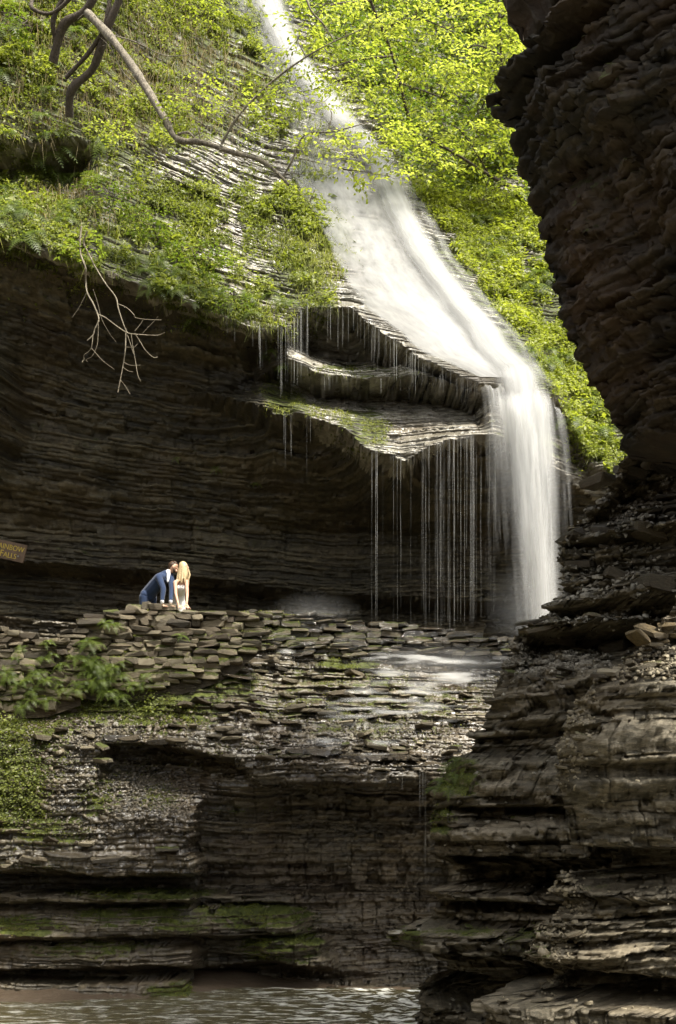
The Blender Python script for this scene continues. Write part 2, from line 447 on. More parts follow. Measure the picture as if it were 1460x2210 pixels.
def main_moss(px, py):
    m = blob(px, py, [(150, 250, 380, 330, .95), (450, 100, 250, 160, .8), (1000, 250, 330, 330, .45), (1240, 760, 170, 260, .95), (640, 480, 120, 240, .75),
                      (300, 560, 330, 90, .75), (770, 800, 110, 22, .55), (780, 930, 60, 60, .8), (620, 850, 45, 60, .9), (1080, 640, 60, 40, .9), (1130, 760, 50, 80, .9),
                      (980, 560, 60, 60, .9)])
    m = np.maximum(m, 0.28 * blob(px, py, [(300, 1080, 500, 260, 1)]))
    m = m * (1 - 0.8 * blob(px, py, [(80, 370, 150, 60, 1)], .4))
    m = m * (1 - 0.9 * blob(px, py, [(520, 370, 170, 60, 1), (500, 520, 130, 70, .7), (760, 480, 100, 110, 1), (860, 640, 100, 100, 1)], 0.4))
    return m
def main_wet(px, py):
    return np.clip(blob(px, py, [(480, 420, 300, 230, 1), (800, 550, 320, 330, 1), (900, 900, 260, 110, 1), (600, 150, 300, 200, .9), (600, 730, 90, 60, .8)]) + 0.15, 0, 1)

du = 0.032
u_main = np.concatenate([np.arange(-15, -8.2, 0.15), np.arange(-8.2, 8.0, du), np.arange(8.0, 17, 0.15)])
def thick_main(z, r):
    b = np.exp(r.normal(math.log(0.075), 0.5)) if z < 11 else np.exp(r.normal(math.log(0.075 if z < 18 else 0.13), 0.5))
    if z > 19: b *= 2
    return float(np.clip(b, 0.03, 0.4))
main_cliff = strata('gorge_cliff', u_main, layer_rows(2.2, 30.0, thick_main, 5, 0.07), main_base, 0.30, 21, M['wetrock'], main_moss, main_wet, main_dip,
                    fine=0.03, back=0.3, blk=(0.25, 1.6))
# faces under the lips take a darker shale: second slot by face height
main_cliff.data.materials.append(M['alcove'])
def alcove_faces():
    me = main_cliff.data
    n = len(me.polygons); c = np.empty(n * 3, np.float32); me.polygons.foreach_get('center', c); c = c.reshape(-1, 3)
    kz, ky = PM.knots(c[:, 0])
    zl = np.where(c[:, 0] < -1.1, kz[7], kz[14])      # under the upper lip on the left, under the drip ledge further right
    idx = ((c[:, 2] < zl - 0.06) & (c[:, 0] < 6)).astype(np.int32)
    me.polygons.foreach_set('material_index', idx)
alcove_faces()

# ---- lower cliff: wet cascade steps, undercut, mossy ledges down to the creek
Lz = lambda pts: C(pts)
l0 = C([(-700, 1480, 27), (-60, 1500, 25.6), (140, 1480, 25.6), (300, 1420, 25.8), (480, 1420, 25.8), (540, 1410, 26.4), (600, 1400, 27.4), (800, 1405, 27.6), (1100, 1430, 27.6), (1500, 1430, 27.6)])
l1 = C([(-700, 1530, 26), (-60, 1545, 24.6), (150, 1560, 24.6), (300, 1560, 24.6), (420, 1500, 24.9), (520, 1450, 25.4), (600, 1415, 26.8), (800, 1420, 27), (1100, 1450, 27), (1500, 1450, 27)])
l2 = C([(-700, 1600, 25.5), (-60, 1600, 24.2), (200, 1610, 24.1), (330, 1602, 24), (450, 1625, 24), (560, 1645, 24), (700, 1650, 24.0), (900, 1660, 24.2), (1000, 1660, 24.5), (1100, 1660, 24.8), (1500, 1660, 25)])
l2b = C([(-700, 1606, 25.4), (-60, 1606, 24.15), (215, 1616, 24.05), (245, 1608, 25.0), (330, 1608, 25.3), (430, 1632, 25.2), (500, 1655, 24.6), (560, 1690, 24.1), (700, 1690, 24.1), (900, 1690, 24.3), (1000, 1690, 24.6), (1500, 1690, 25)])
l2c = C([(-700, 1640, 25.3), (-60, 1640, 24.0), (215, 1650, 23.95), (245, 1655, 24.8), (330, 1665, 24.9), (430, 1690, 24.6), (500, 1690, 24.4), (560, 1694, 24.6), (640, 1696, 26.2), (900, 1696, 26.4), (1500, 1700, 26)])
l3 = C([(-700, 1740, 25), (-60, 1740, 23.7), (200, 1740, 23.6), (330, 1760, 23.5), (424, 1770, 23.5), (438, 1765, 24.9), (520, 1750, 25.2), (600, 1745, 26.2), (900, 1750, 27), (1500, 1750, 27)])
l4 = C([(-700, 1870, 24.8), (-60, 1880, 23.4), (100, 1875, 23.4), (200, 1890, 23.3), (350, 1885, 23.4), (424, 1885, 23.4), (440, 1885, 26), (600, 1885, 26.8), (900, 1900, 27.4), (1500, 1900, 27.4)])
l4b = C([(-700, 1878, 25.5), (-60, 1890, 24.9), (200, 1898, 25.1), (424, 1893, 25.1), (440, 1893, 26.4), (600, 1893, 27), (900, 1908, 27.4), (1500, 1908, 27.4)])
l5a = C([(-700, 1918, 25.5), (-60, 1918, 24.9), (200, 1918, 25.0), (424, 1918, 25.0), (440, 1918, 26), (600, 1920, 26.8), (900, 1920, 27.4), (1500, 1920, 27.4)])
l5 = C([(-700, 1922, 24.5), (-60, 1924, 23.9), (200, 1922, 23.8), (424, 1924, 23.9), (440, 1924, 25.4), (600, 1930, 25.8), (730, 1930, 26.6), (900, 1930, 27.4), (1500, 1930, 27.4)])
l5b = C([(-700, 1944, 24.5), (-60, 1946, 23.8), (200, 1944, 23.7), (424, 1944, 23.8), (440, 1944, 25.3), (600, 1946, 25.7), (730, 1946, 26.6), (900, 1946, 27.4), (1500, 1946, 27.4)])
l6a = C([(-700, 1950, 25), (-60, 1952, 24.5), (200, 1950, 24.6), (424, 1950, 24.7), (440, 1950, 25.8), (600, 1952, 26.2), (730, 1952, 26.8), (900, 1952, 27.4), (1500, 1952, 27.4)])
l6 = C([(-700, 1964, 24.6), (-60, 1966, 24.1), (200, 1964, 24.1), (424, 1964, 24.2), (500, 1964, 24.7), (620, 1966, 25.1), (660, 1968, 26.4), (900, 1966, 27.4), (1500, 1966, 27.4)])
l7 = C([(-700, 2020, 24.4), (-60, 2026, 23.6), (200, 2022, 23.7), (380, 2016, 23.9), (445, 2016, 24.2), (500, 2012, 24.5), (620, 2010, 24.9), (660, 2010, 26.2), (900, 2010, 27.4), (1500, 2010, 27.4)])
l7b = C([(-700, 2026, 25), (-60, 2032, 24.4), (100, 2032, 24.4), (200, 2030, 24.2), (380, 2026, 24.8), (445, 2026, 25.2), (560, 2018, 25.4), (620, 2018, 25.5), (660, 2018, 26.4), (900, 2018, 27.4), (1500, 2018, 27.4)])
l8 = C([(-700, 2044, 24.6), (-60, 2044, 24.2), (100, 2042, 24.0), (200, 2042, 23.9), (330, 2046, 24.1), (410, 2050, 24.3), (445, 2050, 25.4), (545, 2040, 25.2), (580, 2036, 24.8), (690, 2040, 25.2), (720, 2040, 26.6), (900, 2040, 27.4), (1500, 2040, 27.4)])
l9 = C([(-700, 2088, 24.4), (-60, 2090, 23.8), (100, 2092, 23.8), (200, 2088, 23.75), (330, 2086, 24), (410, 2086, 24.2), (445, 2086, 25.6), (580, 2076, 25.0), (690, 2086, 25.3), (720, 2090, 26.6), (900, 2090, 27.4), (1500, 2090, 27.4)])
l9b = C([(-700, 2094, 25.2), (-60, 2096, 24.8), (200, 2096, 24.8), (330, 2094, 25), (445, 2094, 26), (580, 2086, 26), (690, 2094, 26.2), (900, 2098, 27.4), (1500, 2098, 27.4)])
l10a = C([(-700, 2110, 25), (-60, 2112, 24.6), (330, 2110, 24.6), (410, 2110, 24.7), (445, 2112, 26), (900, 2112, 27.3), (1500, 2112, 27.3)])
l10 = C([(-700, 2118, 24.3), (-60, 2120, 23.9), (330, 2117, 23.9), (410, 2117, 24.0), (445, 2128, 25.4), (730, 2130, 26), (900, 2130, 27), (1500, 2130, 27)])
l11 = C([(-700, 2150, 24.0), (-60, 2148, 23.7), (330, 2146, 23.7), (420, 2146, 23.8), (445, 2150, 24.9), (730, 2152, 25.2), (900, 2152, 26), (1500, 2152, 26)])
l12 = np.array([(-16, 23.3, -4.6), (16, 23.3, -4.6)], float)
PL = Profile([l0, l1, l2, l2b, l2c, l3, l4, l4b, l5a, l5, l5b, l6a, l6, l7, l7b, l8, l9, l9b, l10a, l10, l11, l12], 0.035, 9)
def low_base(U, Z):
    Y = warp(PL.y(U[0], Z), U, Z, 0.30, 4)
    px, py = pix(U, Y, Z)
    A = np.where((px > 450) & (py > 1690), 0.9, 0.7) + 0 * Y
    A = A * np.where((px < 430) & (py > 1890), 0.55, 1.0)
    return U, Y, 0 * U, -1 + 0 * U, A
def low_moss(px, py):
    m = blob(px, py, [(230, 1500, 260, 70, .9), (60, 1600, 90, 110, 1.0), (350, 1540, 120, 40, .9), (480, 1470, 80, 40, .8), (760, 1430, 70, 20, .8), (30, 1720, 90, 90, .9), (215, 1725, 45, 40, 1.0),
                      (340, 1720, 60, 30, .55), (520, 1745, 90, 14, .7), (300, 1930, 160, 14, .8), (60, 2000, 90, 25, .9), (330, 1975, 200, 28, .65), (560, 1975, 140, 35, .75), (390, 2005, 70, 14, .8),
                      (610, 2045, 90, 40, .85), (180, 2050, 150, 22, .6), (390, 2140, 70, 22, .9), (480, 2130, 60, 20, .4), (100, 1790, 90, 40, .7), (90, 1885, 60, 25, .5)])
    m = np.maximum(m, 0.42 * blob(px, py, [(780, 1520, 280, 90, 1), (300, 1620, 260, 60, .8)]))
    return m
def low_wet(px, py):
    return np.clip(blob(px, py, [(780, 1530, 360, 150, 1), (500, 1620, 300, 80, .9), (250, 1750, 250, 120, .8), (200, 1880, 260, 40, .9)]) + 0.5, 0, 1)
u_low = np.concatenate([np.arange(-14, -7.2, 0.2), np.arange(-7.2, 4.2, 0.024), np.arange(4.2, 7, 0.15)])
def thick_low(z, r):
    m = 0.05 if z > 0.9 else 0.06
    return float(np.clip(np.exp(r.normal(math.log(m), 0.5)), 0.022, 0.22))
low_cliff = strata('rock_ledges', u_low, layer_rows(-4.5, 3.75, thick_low, 15, 0.05), low_base, 0.26, 33, M['shale'], low_moss, low_wet,
                   lambda x, z: -0.012 * x - 0.035 * np.clip(z - 1, 0, 3) * x / 4, fine=0.022, blk=(0.12, 1.1), crack=0.03, back=0.25, layer_amp=0.6)

# ---- right side: lower rock mass, front buttress and the dark overhanging wall
def edge_fn(pts, Ye):
    e = np.array([((p[0] - CXP) / FPX * Ye, (HOR - p[1]) / FPX * Ye) for p in pts])
    e = e[np.argsort(e[:, 1])]
    return lambda z: np.interp(z, e[:, 1], e[:, 0])
YR = 18.0
re_ = edge_fn([(1420, 860), (1375, 950), (1345, 975), (1290, 1060), (1218, 1140), (1212, 1180), (1228, 1240), (1190, 1290), (1178, 1330), (1128, 1352), (1105, 1400), (1075, 1440), (1055, 1485), (1072, 1530), (1040, 1590),
               (965, 1650), (948, 1690), (918, 1760), (912, 1800), (930, 1850), (985, 1870), (985, 1905), (912, 1925), (935, 1945), (915, 1985), (900, 2000), (845, 2020), (850, 2048), (930, 2065), (960, 2090), (965, 2110), (895, 2145), (890, 2215), (890, 2500)], YR)
# depth of the face against height: (row in the photo at depth 18, set-back)
rp = [(700, 2.5), (960, 1.6), (1010, 1.3), (1100, .9), (1150, .25), (1158, .9), (1235, .7), (1245, .2), (1300, 0.1), (1308, .8), (1335, .9), (1345, .25), (1375, 1.9), (1455, .1), (1458, 0), (1560, 0), (1566, .35), (1640, .25),
      (1646, 0), (1742, 0), (1746, .7), (1792, -.15), (1848, -.1), (1853, 1.1), (1912, 1.2), (1918, .1), (1942, .1), (1947, .9), (1962, .8), (1968, .15), (2000, .1), (2004, -.25), (2050, -.2), (2056, .2), (2098, .25), (2106, 1.3),
      (2160, 1.1), (2170, .1), (2400, -.1)]
rpz = np.array([(HOR - p[0]) / FPX * YR for p in rp])[::-1]; rpd = np.array([p[1] for p in rp])[::-1]
def right_base(U, Z):
    xe = re_(Z)
    fr = np.maximum(U, 0); bk = np.maximum(-U, 0)
    d = np.interp(Z + 0.06 * sfbm(U * 1.3, Z * 0.8, 2), rpz, rpd) * smooth(-0.1, 0.5, U)
    rnd = 0.55 * np.exp(-fr / 0.22)
    X = xe + 0.10 + fr + 0.28 * bk
    Y = YR - 0.55 * fr + d + rnd + bk * 1.0 + 0.35 * sfbm(U * 0.7, Z * 0.5, 3)
    return X, Y, np.where(U < 0, -0.8, -0.25), np.where(U < 0, -0.6, -0.97), 0.85 + 0 * U
def right_moss(px, py):
    return blob(px, py, [(985, 1680, 55, 45, 1.0), (945, 1770, 40, 30, .9), (1110, 1360, 50, 20, .7), (870, 2030, 40, 20, .9), (1010, 2010, 90, 14, .4), (1180, 1330, 60, 20, .4), (1350, 1600, 60, 40, .3), (1150, 2040, 60, 60, .5), (1290, 1900, 60, 40, .3)])
u_right = np.concatenate([np.arange(-5, -0.4, 0.2), np.arange(-0.4, 3.6, 0.0165), np.arange(3.6, 9, 0.15)])
def thick_right(z, r):
    py = HOR - z * FPX / YR
    m = 0.05
    if 1440 < py < 1570 or 1640 < py < 1745 or 1790 < py < 1850: m = 0.16
    return float(np.clip(np.exp(r.normal(math.log(m), 0.45)), 0.018, 0.4))
right_rock = strata('right_ledges', u_right, layer_rows(-4.6, 6.6, thick_right, 25, 0.045), right_base, 0.34, 47, M['near'], right_moss, lambda px, py: 0.25 + 0 * px,
                    lambda x, z: 0.03 * x, fine=0.024, blk=(0.10, 0.9), crack=0.04, back=0.10, layer_amp=0.55, jit=0.008, soft=0.06, erode=0.15)
# front buttress
YB = 15.0
be_ = edge_fn([(1560, 1120), (1470, 1290), (1440, 1340), (1395, 1392), (1335, 1430), (1280, 1472), (1245, 1540), (1212, 1600), (1215, 1700), (1232, 1790), (1240, 1826), (1330, 1835), (1340, 1880), (1225, 1890), (1190, 1935), (1230, 1950), (1215, 1985), (1180, 2010), (1150, 2060), (1140, 2090), (1210, 2110), (1190, 2150), (1040, 2170), (1060, 2300)], YB)
bp = [(1000, 2.5), (1290, 1.6), (1380, .9), (1440, .15), (1445, 0), (1500, .05), (1505, .2), (1540, .2), (1546, 0), (1640, .0), (1648, .25), (1676, .2), (1682, -.05), (1745, .25), (1755, .05), (1826, .1), (1832, 1.0), (1890, 1.1), (1930, .35), (1990, .3), (2060, .2), (2100, .3), (2108, 1.2), (2150, 1.1), (2166, .2), (2300, 0)]
bpz = np.array([(HOR - p[0]) / FPX * YB for p in bp])[::-1]; bpd = np.array([p[1] for p in bp])[::-1]
def butt_base(U, Z):
    xe = be_(Z)
    fr = np.maximum(U, 0); bk = np.maximum(-U, 0)
    d = np.interp(Z + 0.05 * sfbm(U * 1.3 + 8, Z * 0.8, 2), bpz, bpd) * smooth(-0.1, 0.4, U)
    X = xe + 0.06 + fr + 0.38 * bk
    Y = YB - 0.5 * fr + d + 0.5 * np.exp(-fr / 0.2) + bk + 0.3 * sfbm(U * 0.8 + 3, Z * 0.6, 3)
    return X, Y, np.where(U < 0, -0.8, -0.25), np.where(U < 0, -0.6, -0.97), 0.8 + 0 * U
u_b = np.concatenate([np.arange(-4, -0.3, 0.2), np.arange(-0.3, 2.2, 0.0145), np.arange(2.2, 7, 0.15)])
def thick_b(z, r):
    py = HOR - z * FPX / YB
    m = 0.045
    if 1440 < py < 1500 or 1545 < py < 1640 or 1680 < py < 1826: m = 0.17
    return float(np.clip(np.exp(r.normal(math.log(m), 0.45)), 0.016, 0.45))
buttress = strata('right_buttress', u_b, layer_rows(-4.4, 2.9, thick_b, 35, 0.04), butt_base, 0.24, 57, M['near'], right_moss, lambda px, py: 0.15 + 0 * px,
                  lambda x, z: 0.05 * x, fine=0.022, blk=(0.10, 0.9), crack=0.04, back=0.08, layer_amp=0.5, jit=0.008, soft=0.06, erode=0.12)
# dark overhanging wall
YU = 15.0
ue_ = edge_fn([(1060, -3000), (1070, -700), (1080, -160), (1090, 0), (1128, 60), (1140, 100), (1112, 135), (1110, 150), (1075, 178), (1082, 200), (1128, 222), (1130, 262), (1150, 322), (1160, 400), (1185, 480), (1198, 550), (1210, 620), (1240, 720), (1290, 800), (1335, 870), (1362, 945), (1385, 962), (1480, 975), (1600, 1010)], YU)
def up_base(U, Z):
    xe = ue_(Z)
    fr = np.maximum(U, 0); bk = np.maximum(-U, 0)
    X = xe + 0.45 * fr + 0.5 * bk
    Y = YU - 0.9 * fr + 0.5 * bk + 0.4 * np.exp(-fr / 0.3)
    A = 0.8 + 0 * U
    bulge = 0.35 * sfbm(U * 0.7 + 3, Z * 0.6, 4) * smooth(0.2, 1.2, U)
    return X - 0.9 * bulge, Y - 0.4 * bulge, np.where(U < 0, -0.6, -0.89), np.where(U < 0, 0.7, -0.45), A
u_up = np.concatenate([np.arange(-8, -0.3, 0.25), np.arange(-0.3, 5.5, 0.026), np.arange(5.5, 30, 0.4)])
def thick_up(z, r):
    return float(np.clip(np.exp(r.normal(math.log(0.05 if z < 9.5 else 0.4), 0.5)), 0.02, 0.8))
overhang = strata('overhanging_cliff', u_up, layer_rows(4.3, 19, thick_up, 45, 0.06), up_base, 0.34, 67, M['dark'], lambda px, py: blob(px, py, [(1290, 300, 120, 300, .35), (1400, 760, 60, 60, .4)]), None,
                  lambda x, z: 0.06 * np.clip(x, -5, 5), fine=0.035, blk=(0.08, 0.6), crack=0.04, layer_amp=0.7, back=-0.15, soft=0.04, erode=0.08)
# unseen gorge walls around and behind the viewer, added to hold back sky light
def side_wall(name, pts, zlo, zhi, seed):
    pts = np.array(pts, float)
    s = np.concatenate([[0], np.cumsum(np.hypot(*np.diff(pts, axis=0).T))])
    def base(U, Z):
        X = np.interp(U, s, pts[:, 0]); Y = np.interp(U, s, pts[:, 1])
        tx = np.interp(U + .1, s, pts[:, 0]) - np.interp(U - .1, s, pts[:, 0]); ty = np.interp(U + .1, s, pts[:, 1]) - np.interp(U - .1, s, pts[:, 1])
        l = np.hypot(tx, ty) + 1e-9
        nx, ny = ty / l, -tx / l
        lean = 0.12 * np.maximum(Z - 2, 0) + 0.8 * sfbm(U * 0.2, Z * 0.2, 3)
        return X - nx * lean, Y - ny * lean, nx, ny, 1 + 0 * U
    return strata(name, np.arange(0, s[-1], 0.4), layer_rows(zlo, zhi, lambda z, r: float(r.uniform(0.15, 0.7)), seed, 0.3), base, 0.5, seed, M['shale'])
side_wall('unseen_gorge_side', [(-6, -18), (-9.5, -6), (-10.5, 8), (-10.5, 20), (-9.5, 27)], -4.5, 11, 81)
side_wall('unseen_gorge_end', [(16, -14), (6, -19), (-8, -18)], -4.5, 9, 83)

# ---------------------------------------------------------------- path, creek, gravel bar
def grid_xy(name, xs, ys, zf, mat, kind='structure', attrs=None, yfun=None):
    XX, YY = np.meshgrid(xs, ys)
    if yfun: YY = yfun(XX, YY)
    ZZ = zf(XX, YY)
    nr, nu = XX.shape
    i = np.arange(nr * nu).reshape(nr, nu)
    F = np.stack([i[:-1, :-1], i[:-1, 1:], i[1:, 1:], i[1:, :-1]], -1).reshape(-1, 4)
    o = mesh_obj(name, np.stack([XX, YY, ZZ], -1).reshape(-1, 3), F, mat, None, {k: f(XX, YY) for k, f in (attrs or {}).items()}, True)
    o['kind'] = kind
    return o

def path_z(x, y):
    return np.interp(x, [-8, -5.6, -5.0, 4, 7], [3.0, 3.0, 3.62, 3.62, 3.4]) + 0.03 * sfbm(x * 2, y * 2, 3)
grid_xy('path', np.arange(-12, 5, 0.12), np.arange(0, 1.01, 0.04), path_z, M['shale'], attrs={'tone': lambda x, y: fbm(x * 3, y * 3), 'moss': lambda x, y: 0 * x, 'wet': lambda x, y: 0 * x + .6},
        yfun=lambda x, t: (lambda f: f + (32 - f) * t)(np.interp(x, [-8, -2.2, -1.6, 5], [25.1, 25.5, 27.1, 27.4])))

WZ = -3.60
def water_surface():
    t = NT('creek_water')
    g = t.coord((1, 1, 1))
    n1 = t.noise(t.coord((1.0, 3.2, 1)), 2.6, 5, 0.65)
    foam_glint = t.ramp(n1, [(0.50, 0), (0.66, 1)])
    fa = t.math('MULTIPLY', foam_glint, t.attr('foam_glint'))
    t.put(t.b.inputs['Base Color'], t.mix(fa, (0.085, 0.072, 0.035), (0.75, 0.75, 0.68)))
    t.put(t.b.inputs['Roughness'], t.math('ADD', 0.12, t.math('MULTIPLY', fa, 0.5)))
    t.bump(t.noise(t.coord((1.0, 2.4, 1)), 9, 4), 0.5, 0.05)
    return t.m
M['creek'] = water_surface()
grid_xy('creek', np.arange(-14, 8, 0.08), np.concatenate([np.arange(1, 19, 0.4), np.arange(19, 25, 0.06)]),
        lambda x, y: WZ + 0.035 * sfbm(x * 1.6, y * 3.4, 4) + 0.08 * smooth(-0.6, 1.4, x) * sfbm(x * 4, y * 6, 3),
        M['creek'], attrs={'foam_glint': lambda x, y: np.clip(0.5 + 1.0 * smooth(-2.0, 0.6, x), 0, 1.4)})  # white foam, raised past the real streaks to paint in missing bright reflection
grid_xy('creek_bed', np.array([-60.0, -14, 0, 8, 60]), np.array([-60.0, 0, 30, 60]), lambda x, y: WZ - 1.0 + 0 * x, M['shale'])

t = NT('wet_gravel')
n = t.noise(t.coord(), 34, 5, 0.7); n2 = t.noise(t.coord(), 2.2, 4)
t.put(t.b.inputs['Base Color'], t.mix(n2, t.ramp(n, [(0.3, (0.03, 0.022, 0.014)), (0.7, (0.17, 0.13, 0.088))]), (0.095, 0.066, 0.04)))
t.b.inputs['Roughness'].default_value = 0.45
t.bump(n, 0.8, 0.03)
M['gravel'] = t.m
def bar_z(x, y):
    c = np.interp(x, [-8, -6.3, -4, -2.6, -1.4, 0, 1.3], [22.5, 22.7, 23.1, 24.1, 25.4, 26.5, 27])
    return WZ - 0.05 + 0.16 * (y - c) + 0.05 * sfbm(x * 1.5, y * 2.5, 4) + 0.02 * sfbm(x * 8, y * 8, 3)
grid_xy('gravel_bar', np.arange(-9, 1.6, 0.05), np.arange(21.6, 26.2, 0.05), bar_z, M['gravel'])

# ---------------------------------------------------------------- stones
def stone_mesh(name, seed, moss=0.0, wet=0.3):
    r = np.random.default_rng(seed)
    V = []
    idx = {}
    g = [-0.5, -0.36, 0.36, 0.5]
    # rounded block: 8 corners cut back, 24 points
    pts = []
    for sx in (-1, 1):
        for sy in (-1, 1):
            for sz in (-1, 1):
                c = np.array([sx, sy, sz]) * 0.5
                q = r.uniform(0.10, 0.34, 3)
                for a in range(3):
                    p = c.copy(); p[a] *= 1 - 2 * q[a] * 0.9
                    pts.append(p + r.normal(0, 0.05, 3))
    import bmesh
    bm = bmesh.new()
    vs = [bm.verts.new(p) for p in pts]
    bmesh.ops.convex_hull(bm, input=vs)
    loose = [v for v in bm.verts if not v.link_faces]
    bmesh.ops.delete(bm, geom=loose, context='VERTS')
    bmesh.ops.recalc_face_normals(bm, faces=bm.faces)
    me = bpy.data.meshes.new(name)
    bm.to_mesh(me); bm.free()
    n = len(me.vertices)
    co = np.empty(n * 3, np.float32); me.vertices.foreach_get('co', co); co = co.reshape(-1, 3)
    tone = float(r.random())
    for k, v in (('tone', np.full(n, tone)), ('moss', np.clip(moss * (0.75 + 0.8 * co[:, 2]), 0, 1)), ('wet', np.full(n, wet))):
        at = me.attributes.new(k, 'FLOAT', 'POINT'); at.data.foreach_set('value', v.astype(np.float32))
    me.materials.append(M['stone'])
    return me
STONES = {m: [stone_mesh('stone', 100 + i + int(m * 50), m) for i in range(9)] for m in (0.0, 0.45, 0.95)}
WET_STONES = {m: [stone_mesh('stone', 100 + i + int(m * 50), m, 1.6) for i in range(9)] for m in (0.0, 0.45, 0.95)}

def dry_wall(name, label, top, bot, ydep, seed, hc=(0.055, 0.16), wl=(0.13, 0.5), mossf=None, depth=0.42, lean=0.10, cap=True, kinds=STONES):
    """courses of single stones between two outlines; outlines in (px, py) on the face at depth ydep(px)"""
    r = np.random.default_rng(seed)
    tw = np.array([W(p[0], p[1], ydep(p[0])) for p in top]); bw = np.array([W(p[0], p[1], ydep(p[0])) for p in bot])
    x0, x1 = tw[0, 0], tw[-1, 0]
    zt = lambda x: np.interp(x, tw[:, 0], tw[:, 2]); zb = lambda x: np.interp(x, bw[:, 0], bw[:, 2]); yf = lambda x: np.interp(x, tw[:, 0], tw[:, 1])
    root = empty(name, (0.5 * (x0 + x1), yf(0.5 * (x0 + x1)), float(zb(0.5 * (x0 + x1)))), label, 'wall')
    root['kind'] = 'thing'
    org = Vector(root.location)
    count = 0
    zlo, zhi = bw[:, 2].min(), tw[:, 2].max()
    z = zlo
    while z < zhi:
        h = float(np.clip(np.exp(r.normal(math.log(0.45 * (hc[0] + hc[1])), 0.4)), hc[0], hc[1] * 1.2))
        x = x0 - r.random() * 0.2
        while x < x1:
            w = r.uniform(*wl) * (1.25 if r.random() < 0.15 else 1)
            cx = x + w / 2
            follow = 0.35 * (zt(cx) - zt(0.5 * (x0 + x1))) * np.clip((z - zlo) / max(zhi - zlo, .1), 0, 1)
            zc = z + h / 2 + 0.07 * sfbm(cx * 0.9, z * 0.7, 2) + r.normal(0, .008)
            x += w
            if zc > zt(cx) - 0.3 * h or zc < zb(cx) or count >= 298: continue
            istop = zc + h > zt(cx) - 0.1
            back = lean * (zc - zb(cx))
            d = depth * r.uniform(0.8, 1.15)
            px, py = pix(cx, yf(cx), zc)
            m = mossf(px, py, r) if mossf else 0
            mk = 0.0 if m < 0.3 else (0.45 if m < 0.7 else 0.95)
            sc = (w * r.uniform(0.96, 1.04), d, h * r.uniform(0.9, 1.12))
            if istop and cap: sc = (w * 1.12, d * 1.15, h * r.uniform(0.75, 1.05))
            loc = Vector((cx, yf(cx) + d / 2 + back + r.normal(0, 0.04), zc)) - org
            rot = Matrix.Rotation(r.normal(0, 0.07), 4, 'Y') @ Matrix.Rotation(r.normal(0, 0.09), 4, 'X') @ Matrix.Rotation(r.normal(0, 0.13), 4, 'Z')
            if r.random() < 0.5: rot = rot @ Matrix.Rotation(math.pi, 4, 'Z')
            share('stone', kinds[mk][r.integers(9)], root, Matrix.Translation(loc) @ rot @ Matrix.Diagonal((*sc, 1)))
            count += 1
        z += h * 0.98
    # earth core behind the face
    xs = np.linspace(x0, x1, 60)
    V = []; F = []
    for i, xx in enumerate(xs):
        y_ = yf(xx)
        for (yy, zz) in ((y_ + 0.12, zb(xx) - 0.2), (y_ + 0.12 + lean * (zt(xx) - zb(xx)), zt(xx) - 0.12), (y_ + 0.5 + lean, zt(xx) - 0.12)):
            V.append((xx, yy, zz))
        if i:
            a = (i - 1) * 3; F += [(a, a + 3, a + 4, a + 1), (a + 1, a + 4, a + 5, a + 2)]
    n = len(V)
    mesh_obj('wall_core', V, F, M['shale'], root, {'tone': np.zeros(n), 'moss': np.full(n, .4), 'wet': np.zeros(n)})
    return root, count

def moss_wall(px, py, r):
    v = 0.15 + 0.8 * smooth(1360, 1480, py) - 0.25 * (px < 160) * smooth(1500, 1380, py) + 0.35 * smooth(400, 520, px) + 0.5 * smooth(1490, 1530, py)
    return float(v + r.normal(0, 0.22))
ywall = lambda px: float(np.interp(px, [-200, 0, 140, 200, 420, 560], [24.2, 24.35, 24.6, 24.75, 24.85, 25.2]))
w1, c1 = dry_wall('dry_stone_wall', 'low mossy dry stone wall at the left edge, lower than the couple', [(-170, 1325), (0, 1348), (60, 1362), (120, 1376), (150, 1388), (172, 1402)],
                  [(-170, 1520), (0, 1530), (100, 1525), (172, 1500)], ywall, 201, mossf=moss_wall)
w2, c2 = dry_wall('dry_stone_wall', 'stepped dry stone wall of pale and mossy stones on which the couple lean', [(140, 1352), (165, 1348), (170, 1338), (192, 1334), (196, 1322), (225, 1318), (232, 1311), (270, 1309), (276, 1301), (330, 1296), (400, 1303), (470, 1304), (540, 1308), (556, 1318)],
                  [(140, 1470), (200, 1490), (300, 1490), (380, 1480), (460, 1455), (510, 1430), (530, 1410), (556, 1390)], ywall, 203, hc=(0.06, 0.14), wl=(0.14, 0.52), mossf=moss_wall)
ycour = lambda px: float(np.interp(px, [520, 620, 900, 1150], [26.3, 26.7, 26.9, 27.0]))
w3, c3 = dry_wall('retaining_wall', 'dark wet coursed retaining wall behind the thin falling threads of water', [(535, 1312), (600, 1312), (700, 1325), (800, 1342), (900, 1344), (1000, 1358), (1100, 1370), (1160, 1376)],
                  [(535, 1412), (700, 1418), (900, 1410), (1100, 1420), (1160, 1420)], ycour, 207, hc=(0.05, 0.11), wl=(0.16, 0.5), mossf=lambda px, py, r: float(0.35 + 0.4 * (px < 640) + r.normal(0, .25)), lean=0.25, kinds=WET_STONES)

